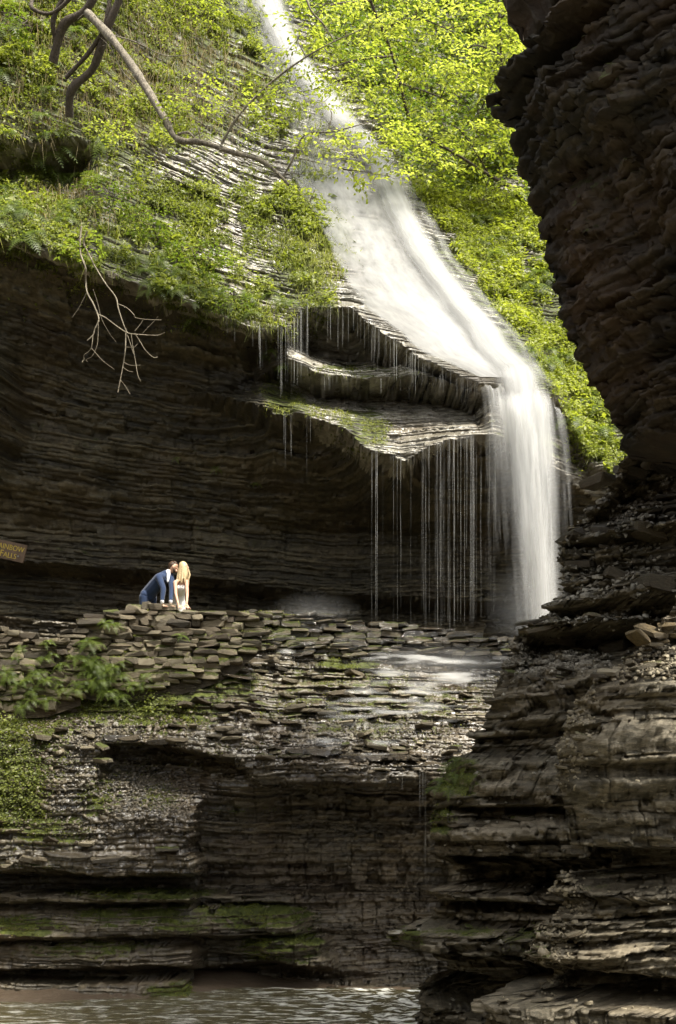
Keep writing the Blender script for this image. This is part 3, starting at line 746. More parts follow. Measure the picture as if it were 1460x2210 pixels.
def face_data(o):
    me = o.data; n = len(me.polygons)
    c = np.empty(n * 3, np.float32); me.polygons.foreach_get('center', c)
    nn = np.empty(n * 3, np.float32); me.polygons.foreach_get('normal', nn)
    a = np.empty(n, np.float32); me.polygons.foreach_get('area', a)
    return c.reshape(-1, 3).astype(float), nn.reshape(-1, 3).astype(float), a.astype(float)
FD = {o.name: face_data(o) for o in (main_cliff, low_cliff, right_rock, buttress, overhang)}
def scatter(o, weight, n, r, nzmin=-2):
    """points on a rock weighted by weight(px, py, normal); returns positions and normals"""
    c, nn, a = FD[o.name]
    s = np.where(nn[:, 1] > 0.0, -1, 1)[:, None]     # towards the viewer's side
    N = nn * s
    vis = c[:, 1] > 3
    px, py = pix(c[:, 0], np.maximum(c[:, 1], 1), c[:, 2])
    w = weight(px, py, N) * np.minimum(a, 0.05) * vis * (px > -60) * (px < 1500) * (py > -150) * (py < 2260)
    if nzmin > -2: w = w * (N[:, 2] > nzmin)
    w = np.maximum(w, 0); 
    if w.sum() <= 0: return np.zeros((0, 3)), np.zeros((0, 3))
    i = r.choice(len(w), n, p=w / w.sum())
    return c[i] + r.normal(0, 0.016, (n, 3)), N[i]

# loose slabs lying on the ledges, single pieces of the rock they belong to
r_ = np.random.default_rng(301)
def slabs(o, weight, n, size, mossy=0.3, thick=0.2):
    P, N = scatter(o, weight, n, r_, 0.25)
    for p in P:
        s = r_.uniform(*size)
        m = 0.0 if r_.random() > mossy else 0.45
        Mx = Matrix.Translation(Vector(p) + Vector((0, -0.03, 0.02))) @ Matrix.Rotation(r_.uniform(0, 6.28), 4, 'Z') @ Matrix.Rotation(r_.normal(0, .16), 4, 'X') @ Matrix.Rotation(r_.normal(0, .16), 4, 'Y') @ Matrix.Diagonal((s, s * r_.uniform(.5, .9), s * thick * r_.uniform(.6, 1.3), 1))
        share('slab', STONES[m][r_.integers(9)], o, Mx)
slabs(low_cliff, lambda px, py, N: blob(px, py, [(330, 1600, 260, 40, 1), (760, 1630, 200, 30, 1.5), (150, 1860, 200, 40, .6), (700, 1520, 260, 90, .5), (560, 1440, 60, 30, 1)]), 120, (0.12, 0.42))
slabs(right_rock, lambda px, py, N: blob(px, py, [(1140, 1420, 110, 45, 1.2), (1330, 1100, 140, 120, .6), (1250, 1330, 120, 80, .8), (1030, 1760, 120, 30, .7), (1000, 2010, 120, 30, .5)]), 130, (0.07, 0.26))
slabs(buttress, lambda px, py, N: blob(px, py, [(1370, 1420, 110, 50, 1), (1230, 1600, 40, 160, .8), (1170, 2000, 60, 110, .8), (1120, 2180, 90, 30, .8)]), 90, (0.06, 0.24))

M['ochre'] = rock_material('ochre_stone', (0.05, 0.035, 0.014), (0.13, 0.092, 0.036), (0.25, 0.185, 0.08), fine=1.6, rust=0.0)
OCHRE = []
for i in range(4):
    me = STONES[0.0][i].copy(); me.materials.clear(); me.materials.append(M['ochre']); OCHRE.append(me)
NEAR_STONES = []
for i in range(9):
    me = STONES[0.0][i].copy(); me.materials.clear(); me.materials.append(M['near']); NEAR_STONES.append(me)
def big_slab(o, px, py, Y, w, d, h, me, tilt=(0, 0, 0)):
    c = FD[o.name][0]; qx, qy = pix(c[:, 0], np.maximum(c[:, 1], 1), c[:, 2])
    near_ = (np.abs(qx - px) < 16) & (np.abs(qy - py) < 9) & (c[:, 1] > 3)
    if near_.any(): Y = float(np.percentile(c[near_, 1], 25)) + 0.30 * d     # bedded into the face it belongs to
    share('slab', me, o, Matrix.Translation(W(px, py, Y)) @ Matrix.Rotation(tilt[2], 4, 'Z') @ Matrix.Rotation(tilt[0], 4, 'X') @ Matrix.Rotation(tilt[1], 4, 'Y') @ Matrix.Diagonal((w, d, h, 1)))
rb = np.random.default_rng(333)
for (px, py, Y, w, h) in ((1405, 1362, 15.2, .26, .07), (1440, 1350, 15.0, .22, .06), (1378, 1376, 15.3, .18, .06), (1412, 1434, 14.5, .20, .08), (1452, 1372, 14.9, .2, .06), (1425, 1384, 15, .16, .05)):
    big_slab(buttress, px, py, Y, w, .4, h, OCHRE[rb.integers(4)], (rb.normal(0, .2), rb.normal(0, .12), rb.normal(0, .5)))
for (px, py, Y, w, h) in ((1215, 1378, 17.4, .34, .17), (1250, 1392, 17.1, .30, .13), (1330, 1400, 16.6, .42, .18), (1290, 1384, 16.9, .3, .14), (1245, 1160, 17.6, .5, .13), (1310, 1140, 17.2, .42, .12), (1260, 1215, 17.6, .46, .10), (1200, 1302, 17.8, .40, .07), (1150, 1342, 17.9, .46, .05),
                         (1165, 1355, 17.8, .5, .06), (1330, 1245, 17.0, .4, .16), (1400, 1150, 16.6, .5, .16), (1420, 1260, 16.2, .46, .2), (1290, 1040, 17.7, .4, .12), (1360, 1020, 17.2, .4, .14)):
    big_slab(right_rock, px, py, Y, w * .9, .42, h, NEAR_STONES[rb.integers(9)], (rb.normal(.05, .15), rb.normal(0, .16), rb.normal(0, .4)))
for (px, py, Y, w, h) in ((510, 1462, 24.9, .62, .06), (270, 1592, 23.9, .75, .13), (350, 1596, 23.9, .5, .12), (690, 1628, 23.9, .45, .14), (760, 1632, 23.9, .5, .12), (810, 1634, 23.9, .36, .13), (860, 1636, 24.0, .42, .12), (640, 1622, 23.9, .4, .10), (150, 1838, 23.3, .8, .10), (230, 1850, 23.2, .6, .09)):
    big_slab(low_cliff, px, py, Y, w, .5, h, WET_STONES[0.0][rb.integers(9)], (rb.normal(.1, .1), rb.normal(0, .08), rb.normal(0, .2)))

def chips(name, label, o, weight, n, size, seed, mat, wet=0.35):
    r = np.random.default_rng(seed)
    P, N = scatter(o, weight, n, r, -0.2)
    n = len(P)
    k = 5
    ang = np.sort(r.random((n, k)), 1) * 6.283
    rad = size * np.exp(r.normal(0, 0.45, (n, 1))) * r.uniform(0.6, 1.2, (n, k))
    up = N + r.normal(0, 0.35, (n, 3)) + np.array([0, 0, .6]); up /= np.linalg.norm(up, axis=1)[:, None]
    a = np.cross(up, r.normal(0, 1, (n, 3))); a /= np.linalg.norm(a, axis=1)[:, None]
    b = np.cross(up, a)
    ring = P[:, None, :] + rad[..., None] * (np.cos(ang)[..., None] * a[:, None, :] + np.sin(ang)[..., None] * b[:, None, :] * 0.7)
    th = (0.18 * rad.mean(1))[:, None, None] * up[:, None, :]
    V = np.concatenate([ring + th + up[:, None, :] * 0.012, ring - th], 1)      # n, 2k, 3
    base = (np.arange(n) * 2 * k)[:, None]
    F = []
    tris = []
    for j in range(1, k - 1): tris.append((0, j, j + 1))
    for j in range(k):
        j2 = (j + 1) % k; tris += [(j, j + k, j2), (j2, j + k, j2 + k)]
    F = (base[:, None, :] + np.array(tris)[None]).reshape(-1, 3)
    tone = np.repeat(r.random((n, 1)), 2 * k, 1)
    ob = mesh_obj(name, V.reshape(-1, 3), F, mat, None, {'tone': tone, 'moss': 0 * tone, 'wet': 0 * tone + wet})
    return tag(ob, label, 'scree', kind='stuff')
chips('scree', 'loose grey shale chips on the right hand rock shelves', right_rock, lambda px, py, N: blob(px, py, [(1150, 1415, 120, 45, 1.5), (1300, 1120, 170, 130, .5), (1280, 1330, 150, 90, .6)]) + 0.02, 6500, 0.036, 401, M['wetrock'])
chips('scree', 'brown flakes of stone along the edge of the near right buttress', buttress, lambda px, py, N: blob(px, py, [(1380, 1410, 130, 60, 1), (1240, 1560, 40, 120, 1), (1190, 1980, 60, 130, 1)]) + 0.02, 3400, 0.028, 402, M['stone'])
chips('scree', 'grey shale rubble below the mossy walls on the left', low_cliff, lambda px, py, N: blob(px, py, [(320, 1730, 110, 60, 1.4), (200, 1590, 330, 40, 1), (150, 1700, 200, 90, .8), (480, 1600, 200, 50, .6), (760, 1600, 300, 60, .5)]) + 0.02, 9000, 0.034, 403, M['shale'], 0.75)

# ---------------------------------------------------------------- water
def water_material(name, su, sv, lo, hi, white=0.86, tl=0.45):
    t = NT(name)
    uv = t.new('TexCoord'); mp = t.new('Mapping'); mp.inputs['Scale'].default_value = (su, sv, 1)
    t.l.new(uv.outputs['UV'], mp.inputs[0])
    n = t.noise(mp.outputs[0], 1.0, 5, 0.62, 0.3)
    mp2 = t.new('Mapping'); mp2.inputs['Scale'].default_value = (su * 0.22, sv * 0.6, 1); mp2.inputs['Location'].default_value = (5, 3, 0)
    t.l.new(uv.outputs['UV'], mp2.inputs[0])
    n2 = t.noise(mp2.outputs[0], 1.0, 3, 0.5)
    den = t.attr('cover')
    v = t.math('ADD', t.math('MULTIPLY', n, 0.6), t.math('MULTIPLY', n2, 0.4))
    s = t.math('ADD', v, t.math('MULTIPLY', t.math('SUBTRACT', den, 0.5), 0.9))
    fac = t.math('MULTIPLY', t.ramp(s, [(lo, 0), (hi, 1)]), t.math('MINIMUM', t.math('MULTIPLY', den, 2.2), 1.0))
    t.b.inputs['Base Color'].default_value = (white, white, white * 0.97, 1)
    t.b.inputs['Roughness'].default_value = 0.45
    tr = t.new('BsdfTranslucent'); tr.inputs[0].default_value = (white, white, white * 0.97, 1)
    m1 = t.new('MixShader'); m1.inputs[0].default_value = tl
    t.l.new(t.b.outputs[0], m1.inputs[1]); t.l.new(tr.outputs[0], m1.inputs[2])
    tp = t.new('BsdfTransparent'); m2 = t.new('MixShader')
    t.l.new(fac, m2.inputs[0]); t.l.new(tp.outputs[0], m2.inputs[1]); t.l.new(m1.outputs[0], m2.inputs[2])
    t.l.new(m2.outputs[0], t.out.inputs[0])
    return t.m
M['fall'] = water_material('sliding_water', 8.0, 0.30, 0.16, 1.0, 0.52)
M['veil'] = water_material('falling_water', 9.0, 0.35, 0.26, 1.0, 0.80, 0.5)
M['cascade'] = water_material('cascade_water', 1.3, 6.0, 0.30, 1.05, 0.75)
M['sheet'] = water_material('sheet_water', 5.0, 1.6, 0.30, 1.0, 0.50)
t = NT('thread_water')
t.b.inputs['Base Color'].default_value = (0.6, 0.6, 0.57, 1); t.b.inputs['Roughness'].default_value = 0.25
tr = t.new('BsdfTranslucent'); tr.inputs[0].default_value = (0.8, 0.8, 0.78, 1)
m1 = t.new('MixShader'); m1.inputs[0].default_value = 0.4
t.l.new(t.b.outputs[0], m1.inputs[1]); t.l.new(tr.outputs[0], m1.inputs[2])
tp = t.new('BsdfTransparent'); m2 = t.new('MixShader'); t.put(m2.inputs[0], t.attr('cover'))
t.l.new(tp.outputs[0], m2.inputs[1]); t.l.new(m1.outputs[0], m2.inputs[2]); t.l.new(m2.outputs[0], t.out.inputs[0])
M['thread'] = t.m

def rows_to_sheet(PX, PY, prof, lift, dens, name, mat, rough=0.05, seed=0, parent=None, y0=27.0, drop=None):
    nr, nc = PX.shape
    P = prof.at(PX.ravel(), PY.ravel(), y0).reshape(nr, nc, 3)
    jog = rough * sfbm(P[..., 0] * 3 + seed, P[..., 2] * 2.2, 4)
    P[..., 1] -= lift + jog
    P[..., 2] += 0.3 * lift
    if drop:                                   # the sheet runs over the lip and falls free
        zb_, bl_, br_, yb_, nf_ = drop
        L0 = P[-1]; s_ = np.linspace(0, 1, nf_ + 1)[1:, None]; a_ = np.linspace(0, 1, nc)[None, :]
        xb_ = ((bl_ + (br_ - bl_) * a_) - CXP) / FPX * yb_
        s_ = s_ ** 1.25; sq = np.sqrt(s_)
        fx = L0[None, :, 0] + (xb_ - L0[None, :, 0]) * sq
        fy = L0[None, :, 1] + (yb_ - L0[None, :, 1]) * sq - 0.08 * sfbm(fx * 6 + seed, s_ * 4 + 0 * fx, 3) * sq
        fz = L0[None, :, 2] + (zb_ - L0[None, :, 2]) * s_
        P = np.concatenate([P, np.stack([fx, fy, fz], -1)], 0)
        dens = np.concatenate([dens, dens[-1:] * (1 - 0.58 * s_)], 0)
        nr = nr + nf_
    dv = np.linalg.norm(np.diff(P, axis=0), axis=2).mean(1); v = np.concatenate([[0], np.cumsum(dv)])
    uvu = np.cumsum(np.concatenate([np.zeros((nr, 1)), np.linalg.norm(np.diff(P, axis=1), axis=2)], 1), 1)
    uvu = uvu - uvu.mean(1, keepdims=True)
    # keep streaks running along the flow: scale u by the mean width
    uu = (np.arange(nc) / (nc - 1))[None, :] * uvu.ptp(1).mean() if hasattr(uvu, 'ptp') else (np.arange(nc) / (nc - 1))[None, :] * np.ptp(uvu, axis=1).mean()
    uv = np.stack([np.repeat(uu, nr, 0) + seed, np.repeat(v[:, None], nc, 1)], -1)
    i = np.arange(nr * nc).reshape(nr, nc)
    F = np.stack([i[:-1, :-1], i[:-1, 1:], i[1:, 1:], i[1:, :-1]], -1).reshape(-1, 4)
    return mesh_obj(name, P.reshape(-1, 3), F, mat, parent, {'cover': dens}, True, uv.reshape(-1, 2))

fall_root = empty('waterfall', W(1130, 1360, 26), 'tall white waterfall sliding down the rock slab and dropping past the ledge', 'waterfall')
fall_root['kind'] = 'structure'
ft = np.array([(-80, 440, 600), (0, 500, 628), (60, 530, 640), (120, 566, 662), (200, 615, 722), (260, 665, 772), (320, 728, 818), (380, 760, 868), (450, 782, 900), (520, 815, 935), (600, 868, 990), (680, 925, 1052), (760, 985, 1118), (808, 1022, 1166)], float)
def flow(tab, step, nc):
    py = np.arange(tab[0, 0], tab[-1, 0] + 1, step)
    l = np.interp(py, tab[:, 0], tab[:, 1]); r2 = np.interp(py, tab[:, 0], tab[:, 2])
    a = np.linspace(0, 1, nc)
    wob = 6 * sfbm(py / 40.0, py * 0 + 1.0, 3)
    return l[:, None] + wob[:, None] + (r2 - l)[:, None] * a[None, :], np.repeat(py[:, None], nc, 1), a
PX, PY, a = flow(ft, 6, 40)
core = np.exp(-((a - 0.56) / 0.25) ** 2)
dens = np.repeat(core[None, :], PX.shape[0], 0) * (0.90 + 0.15 * smooth(300, 700, PY))
rows_to_sheet(PX, PY, PM, 0.20, dens, 'white_water', M['fall'], 0.06, 1, fall_root, 30, (3.55, 1068, 1238, 25.9, 60))
rows_to_sheet(PX + 8, PY, PM, 0.32, dens * 0.85, 'white_water', M['fall'], 0.08, 5, fall_root, 30, (3.55, 1088, 1236, 25.6, 60))
# thin film over the slab to the left of the main stream
st = np.array([(-60, 440, 560), (40, 490, 600), (120, 540, 640), (200, 590, 690), (280, 610, 760), (360, 600, 800), (400, 622, 830), (460, 655, 850), (520, 690, 880), (600, 725, 930), (660, 765, 985), (720, 835, 1045), (770, 905, 1095), (822, 1025, 1150)], float)
PX, PY, a = flow(st, 6, 50)
dens = ((np.clip(1.0 - np.abs(a - 0.6) * .7, 0, 1) * smooth(0, .12, a) * smooth(1, .85, a))[None, :] * (0.50 + 0.34 * smooth(330, 420, PY) + 0.20 * smooth(500, 700, PY)))
rows_to_sheet(PX, PY, PM, 0.13, dens, 'water_film', M['sheet'], 0.05, 9, fall_root, 30)
# right hand splash strip
st2 = np.array([(330, 800, 850), (450, 880, 925), (560, 950, 985), (680, 1040, 1085), (780, 1120, 1165), (845, 1170, 1215)], float)
PX, PY, a = flow(st2, 8, 12)
rows_to_sheet(PX, PY, PM, 0.16, np.repeat((0.5 * np.sin(a * 3.14))[None, :], PX.shape[0], 0), 'water_film', M['sheet'], 0.05, 13, fall_root, 30)
# free fall
def veil(pl, pr, bl, br, y_top, y_bot, pytop, z_bot, dfun, seed, nc=46, nr=70, bow=0.35):
    a = np.linspace(0, 1, nc); s = np.linspace(0, 1, nr)
    S, A = np.meshgrid(s, a, indexing='ij')
    ptop = np.interp(A, np.linspace(0, 1, len(pytop)), pytop) + 16 * sfbm(A * 9 + seed, A * 0, 3)
    pxt = pl + (pr - pl) * A; pxb = bl + (br - bl) * A
    x0 = (pxt - CXP) / FPX * y_top; z0 = (HOR - ptop) / FPX * y_top
    x1 = (pxb - CXP) / FPX * y_bot
    sh = np.sqrt(S)
    X = x0 + (x1 - x0) * (0.35 * S + 0.65 * sh); Z = z0 + (z_bot - z0) * S
    Y = y_top + (y_bot - y_top) * sh - 0.12 * sfbm(X * 5 + seed, Z * 0.6, 3) - bow * np.sin(A * 3.14) * sh
    X = X + 0.03 * sfbm(A * 12 + seed, S * 5, 3)
    uv = np.stack([A * (pxb - pxb[:, :1]).max() / FPX * y_bot + seed, z0.max() - Z], -1)
    i = np.arange(nr * nc).reshape(nr, nc)
    F = np.stack([i[:-1, :-1], i[:-1, 1:], i[1:, 1:], i[1:, :-1]], -1).reshape(-1, 4)
    return mesh_obj('falling_veil', np.stack([X, Y, Z], -1).reshape(-1, 3), F, M['veil'], fall_root, {'cover': dfun(A, S)}, True, uv.reshape(-1, 2))
tp_ = [826, 820, 822, 828, 842]
veil(1020, 1215, 1075, 1240, 26.25, 25.9, tp_, 3.55, lambda A, S: np.clip(np.sin(A * 3.14) * (0.66 - 0.18 * S) * smooth(0, .10, S), 0, 1), 21)
veil(1045, 1212, 1105, 1236, 26.15, 25.6, tp_, 3.55, lambda A, S: np.clip(np.sin(A * 3.14) * (0.62 - 0.18 * S) * smooth(0, .10, S), 0, 1), 33)
veil(1085, 1208, 1140, 1230, 26.05, 25.3, tp_, 3.55, lambda A, S: np.clip(np.sin(A * 3.14) * (0.60 - 0.18 * S) * smooth(0, .10, S), 0, 1), 45)
veil(1020, 1110, 1050, 1125, 26.4, 26.1, [826, 834, 838], 3.6, lambda A, S: np.clip(np.sin(A * 3.14) * (0.55 - 0.40 * S), 0, 1), 57)
veil(1180, 1225, 1205, 1262, 26.8, 26.4, [850, 880, 900], 3.6, lambda A, S: np.clip(np.sin(A * 3.14) * (0.42 - 0.2 * S), 0, 1), 61)

def threads(name, label, starts, seed, rad=(0.0022, 0.0055), dens=(0.05, 0.40)):
    """starts: (x, y, z, length) single falling threads of water, 3-sided, swelling and thinning"""
    r = np.random.default_rng(seed)
    V = []; F = []; D = []
    for x, y, z, L in starts:
        n = max(4, int(L / 0.25))
        R0 = r.uniform(*rad); dd = r.uniform(*dens)
        ph = r.random() * 50
        for i in range(n + 1):
            s = i / n
            rr = R0 * (0.55 + 0.9 * vn(ph + s * L * 3.0, 2.2)) * (0.4 if i == n else 1)
            cx = x + 0.012 * (vn(ph + s * 4, 7.7) - 0.5); cy = y
            zz = z - L * s
            for k in range(3):
                an = 2.094 * k + ph
                V.append((cx + rr * math.cos(an), cy + rr * math.sin(an), zz))
                D.append(dd * (1 - 0.6 * s) * (0.1 + 1.5 * vn(ph + s * L * 1.6, 9.1) ** 1.5))
        b = len(V) - 3 * (n + 1)
        for i in range(n):
            for k in range(3):
                k2 = (k + 1) % 3
                F.append((b + 3 * i + k, b + 3 * i + k2, b + 3 * i + 3 + k2, b + 3 * i + 3 + k))
    o = mesh_obj(name, np.array(V), np.array(F), M['thread'], None, {'cover': np.clip(D, 0, 1)}, True)
    return tag(o, label, 'water', kind='stuff')
def lip_threads(curve, p0, p1, n, L, seed, dy=-0.12, dz=-0.02, cl=0.75):
    r = np.random.default_rng(seed)
    out = []
    cpx, cpy = pix(curve[:, 0], curve[:, 1], curve[:, 2])
    cen = r.uniform(p0, p1, max(3, n // 7))
    for i in range(n):
        p = float(np.clip(r.choice(cen) + r.normal(0, 7), p0, p1)) if r.random() < cl else r.uniform(p0, p1)
        y = float(np.interp(p, cpx, curve[:, 1])); py = float(np.interp(p, cpx, cpy))
        x, _, z = W(p, py, y)
        out.append((x, y + dy + r.normal(0, 0.10), z + dz + r.uniform(-0.05, 0.12), L(p, r) if callable(L) else r.uniform(*L)))
    return out
drop_to = lambda zf: (lambda p, r: max(0.3, (9.6 if p < 700 else 7.9) - zf - (0 if r.random() < .7 else r.uniform(0, 2.5))))
threads('falling_threads', 'curtain of fine falling water threads under the wet drip ledge', lip_threads(mF, 795, 1068, 62, drop_to(3.9), 501, -0.15) + lip_threads(mF, 985, 1068, 22, drop_to(3.9), 502, -0.25), 511)
threads('falling_threads', 'short water threads dripping inside the dark niche', lip_threads(mB, 655, 1030, 90, lambda p, r: r.uniform(0.3, 1.0) if p < 900 else r.uniform(.2, .5), 503, 0.05) + lip_threads(mD, 700, 1040, 55, (0.15, 0.5), 504, -0.05), 513, (0.003, 0.007))
threads('falling_threads', 'thin water threads dripping from the mossy lip left of the niche', lip_threads(mB, 560, 665, 55, lambda p, r: r.uniform(.3, .9) if p < 600 else r.uniform(0.9, 1.6), 505, -0.1) + lip_threads(mB, 470, 560, 12, (.1, .5), 506, -0.05)
        + lip_threads(mF, 590, 690, 8, (0.5, 1.6), 507, -0.1), 515, (0.003, 0.006))
sl = []
rr_ = np.random.default_rng(517)
for (x0, x1, y0, y1, n, L) in ((600, 800, 352, 395, 60, (.25, .55)), (360, 520, 70, 240, 70, (.2, .6)), (440, 560, 285, 330, 34, (.2, .5)), (445, 490, 20, 60, 18, (.2, .5))):
    ax = rr_.uniform(x0, x1, n); ay = y0 + (y1 - y0) * ((ax - x0) / (x1 - x0) if n != 70 else rr_.random(n)) + rr_.normal(0, 6, n)
    P = PM.at(ax, ay, 31)
    sl += [(p[0], p[1] - 0.38, p[2], rr_.uniform(*L)) for p in P]
threads('falling_threads', 'small water threads trickling over the steps of the upper slope', sl, 519, (0.004, 0.009))
threads('falling_threads', 'thin trickles falling in front of the dark lower hollow', [(*W(p, 1665, 24.0)[:1], 23.9, W(p, 1665, 24)[2], L) for p, L in ((906, 1.2), (912, .7), (834, .8), (917, 2.1), (868, .4))], 521, (.003, .005), (.2, .5))
# cascade film on the wet lower steps
for (tab, d, sd_) in (([(1398, 740, 1120), (1440, 760, 1120), (1505, 800, 1100)], 0.62, 3), ([(1402, 585, 640), (1425, 590, 650)], 0.7, 7), ([(1600, 640, 880), (1645, 640, 890)], 0.5, 12), ([(1470, 700, 1060), (1600, 640, 1020)], 0.42, 15)):
    PX, PY, a = flow(np.array(tab, float), 3, 40)
    v = np.linspace(0, 1, PX.shape[0])
    dd = np.clip(np.sin(a * 3.14), 0, 1)[None, :] ** 0.5 * (d * np.clip(np.sin(3.14 * (0.12 + 0.85 * v)), 0, 1) ** .7)[:, None]
    dd = dd * (0.35 + 1.1 * smooth(.3, .7, fbm(PX / 70.0 + sd_, PY / 9.0, 3)))
    rows_to_sheet(PX, PY, PL, 0.26, dd, 'cascade_film', M['cascade'], 0.05, sd_, fall_root, 25.5)

# spray: fine droplets where the water lands
def spray(name, label, blobs, seed, size=0.006):
    r = np.random.default_rng(seed)
    P = []
    for (px, py, Y, sx, sy, sz, n) in blobs:
        c = np.array(W(px, py, Y)); q = r.normal(0, 1, (n, 3)) * np.array([sx, sy, sz]); q[:, 2] = np.abs(q[:, 2])
        P.append(c + q)
    P = np.concatenate(P); n = len(P)
    s = size * np.exp(r.normal(0, 0.4, (n, 1, 1)))
    tet = np.array([(1, 1, 1), (-1, -1, 1), (-1, 1, -1), (1, -1, -1)], float)
    V = P[:, None, :] + tet[None] * s
    F = (np.arange(n) * 4)[:, None, None] + np.array([(0, 1, 2), (0, 3, 1), (0, 2, 3), (1, 3, 2)])[None]
    o = mesh_obj(name, V.reshape(-1, 3), F.reshape(-1, 3), M['thread'], None, {'cover': np.full(n * 4, 0.35)})
    return tag(o, label, 'spray', kind='stuff')
spray('spray', 'fine white spray where the falls land on the ledge', [(680, 1326, 26.9, .42, .12, .06, 2200), (600, 1420, 26.5, .25, .1, .06, 700), (1140, 1366, 26.0, .45, .3, .20, 2500), (950, 1435, 26.6, 1.1, .2, .07, 3800), (860, 2150, 23.9, .3, .2, .05, 500)], 531, .0018)
# drifting mist above the landing water
t = NT('mist')
pv = t.new('VolumePrincipled'); pv.inputs['Color'].default_value = (.93, .93, .90, 1); ge = t.new('TexCoord'); vm = t.new('VectorMath', operation='SUBTRACT'); t.l.new(ge.outputs['Generated'], vm.inputs[0]); vm.inputs[1].default_value = (.5, .5, .5)
ln = t.new('VectorMath', operation='LENGTH'); t.l.new(vm.outputs[0], ln.inputs[0])
fall_ = t.math('POWER', t.math('SUBTRACT', 1.0, t.math('MULTIPLY', ln.outputs['Value'], 2.0), True), 1.6)
t.put(pv.inputs['Density'], t.math('MULTIPLY', t.math('MULTIPLY', fall_, t.noise(t.coord(), 1.6, 3)), 0.55))
for l_ in list(t.out.inputs[0].links): t.l.remove(l_)
t.n.remove(t.b); t.l.new(pv.outputs[0], t.out.inputs['Volume'])
M['mist'] = t.m
def mist(label, px, py, Y, r3, rz=0):
    th = np.linspace(0, math.pi, 13); ph = np.arange(24) * 2 * math.pi / 24
    V = [(0, 0, 1)] + [(math.sin(a) * math.cos(b), math.sin(a) * math.sin(b), math.cos(a)) for a in th[1:-1] for b in ph] + [(0, 0, -1)]
    V = np.array(V); V = V * (1 + .18 * sfbm(V[:, :1] * 1.5 + px, V[:, 2:] * 1.5 + V[:, 1:2], 2))
    V = V * np.array(r3); V[:, 2] += rz * V[:, 0]
    F = [(0, 1 + i, 1 + (i + 1) % 24) for i in range(24)]
    for k in range(10):
        F += [(1 + k * 24 + i, 1 + (k + 1) * 24 + i, 1 + (k + 1) * 24 + (i + 1) % 24, 1 + k * 24 + (i + 1) % 24) for i in range(24)]
    F += [(len(V) - 1, 241 + (i + 1) % 24, 241 + i) for i in range(24)]
    return tag(mesh_obj('mist', V + np.array(W(px, py, Y)), F, M['mist']), label, 'mist', kind='stuff')
mist('pale mist at the foot of the main fall', 1140, 1310, 26.0, (1.1, .9, 1.1))
mist('mist drifting over the cascade steps right of centre', 960, 1436, 26.2, (2.2, .9, .5), -.06)
mist('small puff of spray on the wall top right of the couple', 680, 1316, 26.9, (1.1, .6, .42), -.12)

# ---------------------------------------------------------------- plants
M['leaf_bright'] = leaf_material('beech_leaf', ((0.15, 0.18, 0.035), (0.265, 0.295, 0.07), (0.41, 0.43, 0.17)), 0.55)
M['leaf_green'] = leaf_material('maple_leaf', ((0.060, 0.092, 0.016), (0.11, 0.155, 0.028), (0.20, 0.25, 0.07)), 0.45)
M['leaf_ground'] = leaf_material('ground_leaf', ((0.055, 0.068, 0.015), (0.135, 0.158, 0.036), (0.28, 0.30, 0.09)), 0.42)
M['leaf_slope'] = leaf_material('slope_leaf', ((0.10, 0.12, 0.020), (0.215, 0.24, 0.045), (0.36, 0.38, 0.10)), 0.45)
M['fern'] = leaf_material('fern_frond', ((0.055, 0.080, 0.012), (0.10, 0.140, 0.022), (0.16, 0.20, 0.035)), 0.45)
M['moss'] = leaf_material('moss_tuft', ((0.040, 0.048, 0.007), (0.105, 0.118, 0.016), (0.20, 0.21, 0.03)), 0.25, 0.8)
M['straw'] = leaf_material('dry_strand', ((0.06, 0.045, 0.02), (0.13, 0.10, 0.045), (0.22, 0.18, 0.09)), 0.2, 0.8)
def bark(name, c0, c1):
    t = NT(name)
    n = t.noise(t.coord((6, 6, 1.2)), 5, 5, 0.7)
    n3 = t.noise(t.coord((1, 1, 1)), 9, 5, 0.75)
    nn = t.math('ADD', t.math('MULTIPLY', n, 0.5), t.math('MULTIPLY', n3, 0.5))
    t.put(t.b.inputs['Base Color'], t.ramp(nn, [(0.38, c0), (0.62, c1)]))
    t.b.inputs['Roughness'].default_value = 0.85
    t.bump(nn, 1.0, 0.05)
    return t.m
M['bark'] = bark('bark', (0.035, 0.027, 0.016), (0.30, 0.26, 0.19))
M['bark_dark'] = bark('dark_bark', (0.030, 0.022, 0.014), (0.095, 0.072, 0.048))
M['twig'] = bark('dead_twig', (0.15, 0.125, 0.085), (0.33, 0.285, 0.20))

def nrm(v):
    return v / (np.linalg.norm(v, axis=-1, keepdims=True) + 1e-9)

def leaves(P, D, N, L, Wd, fold=0.15, droop=0.15):
    """one folded diamond leaf per point: base, side, tip, side"""
    P, D, N = np.asarray(P, float), nrm(np.asarray(D, float)), np.asarray(N, float)
    S = nrm(np.cross(D, N)); N = np.cross(S, D)
    L = np.asarray(L, float)[:, None]; Wd = np.asarray(Wd, float)[:, None]
    mid = P + D * L * 0.45
    V = np.stack([P, mid + S * Wd * 0.5 + N * fold * Wd, P + D * L - N * droop * L, mid - S * Wd * 0.5 + N * fold * Wd], 1)
    n = len(P)
    F = (np.arange(n) * 4)[:, None] + np.array([0, 1, 2, 3])[None]
    # split along the midrib
    F = np.stack([F[:, [0, 1, 2]], F[:, [0, 2, 3]]], 1).reshape(-1, 3)
    return V.reshape(-1, 3), F

class Fol:
    def __init__(s): s.V = []; s.F = []; s.T = []; s.n = 0
    def add(s, V, F, tone, k):
        s.V.append(V); s.F.append(F + s.n); s.T.append(np.repeat(tone, k)); s.n += len(V)
    def build(s, name, mat, parent=None):
        if not s.V: return None
        return mesh_obj(name, np.concatenate(s.V), np.concatenate(s.F), mat, parent, {'tone': np.clip(np.concatenate(s.T), 0, 1)})

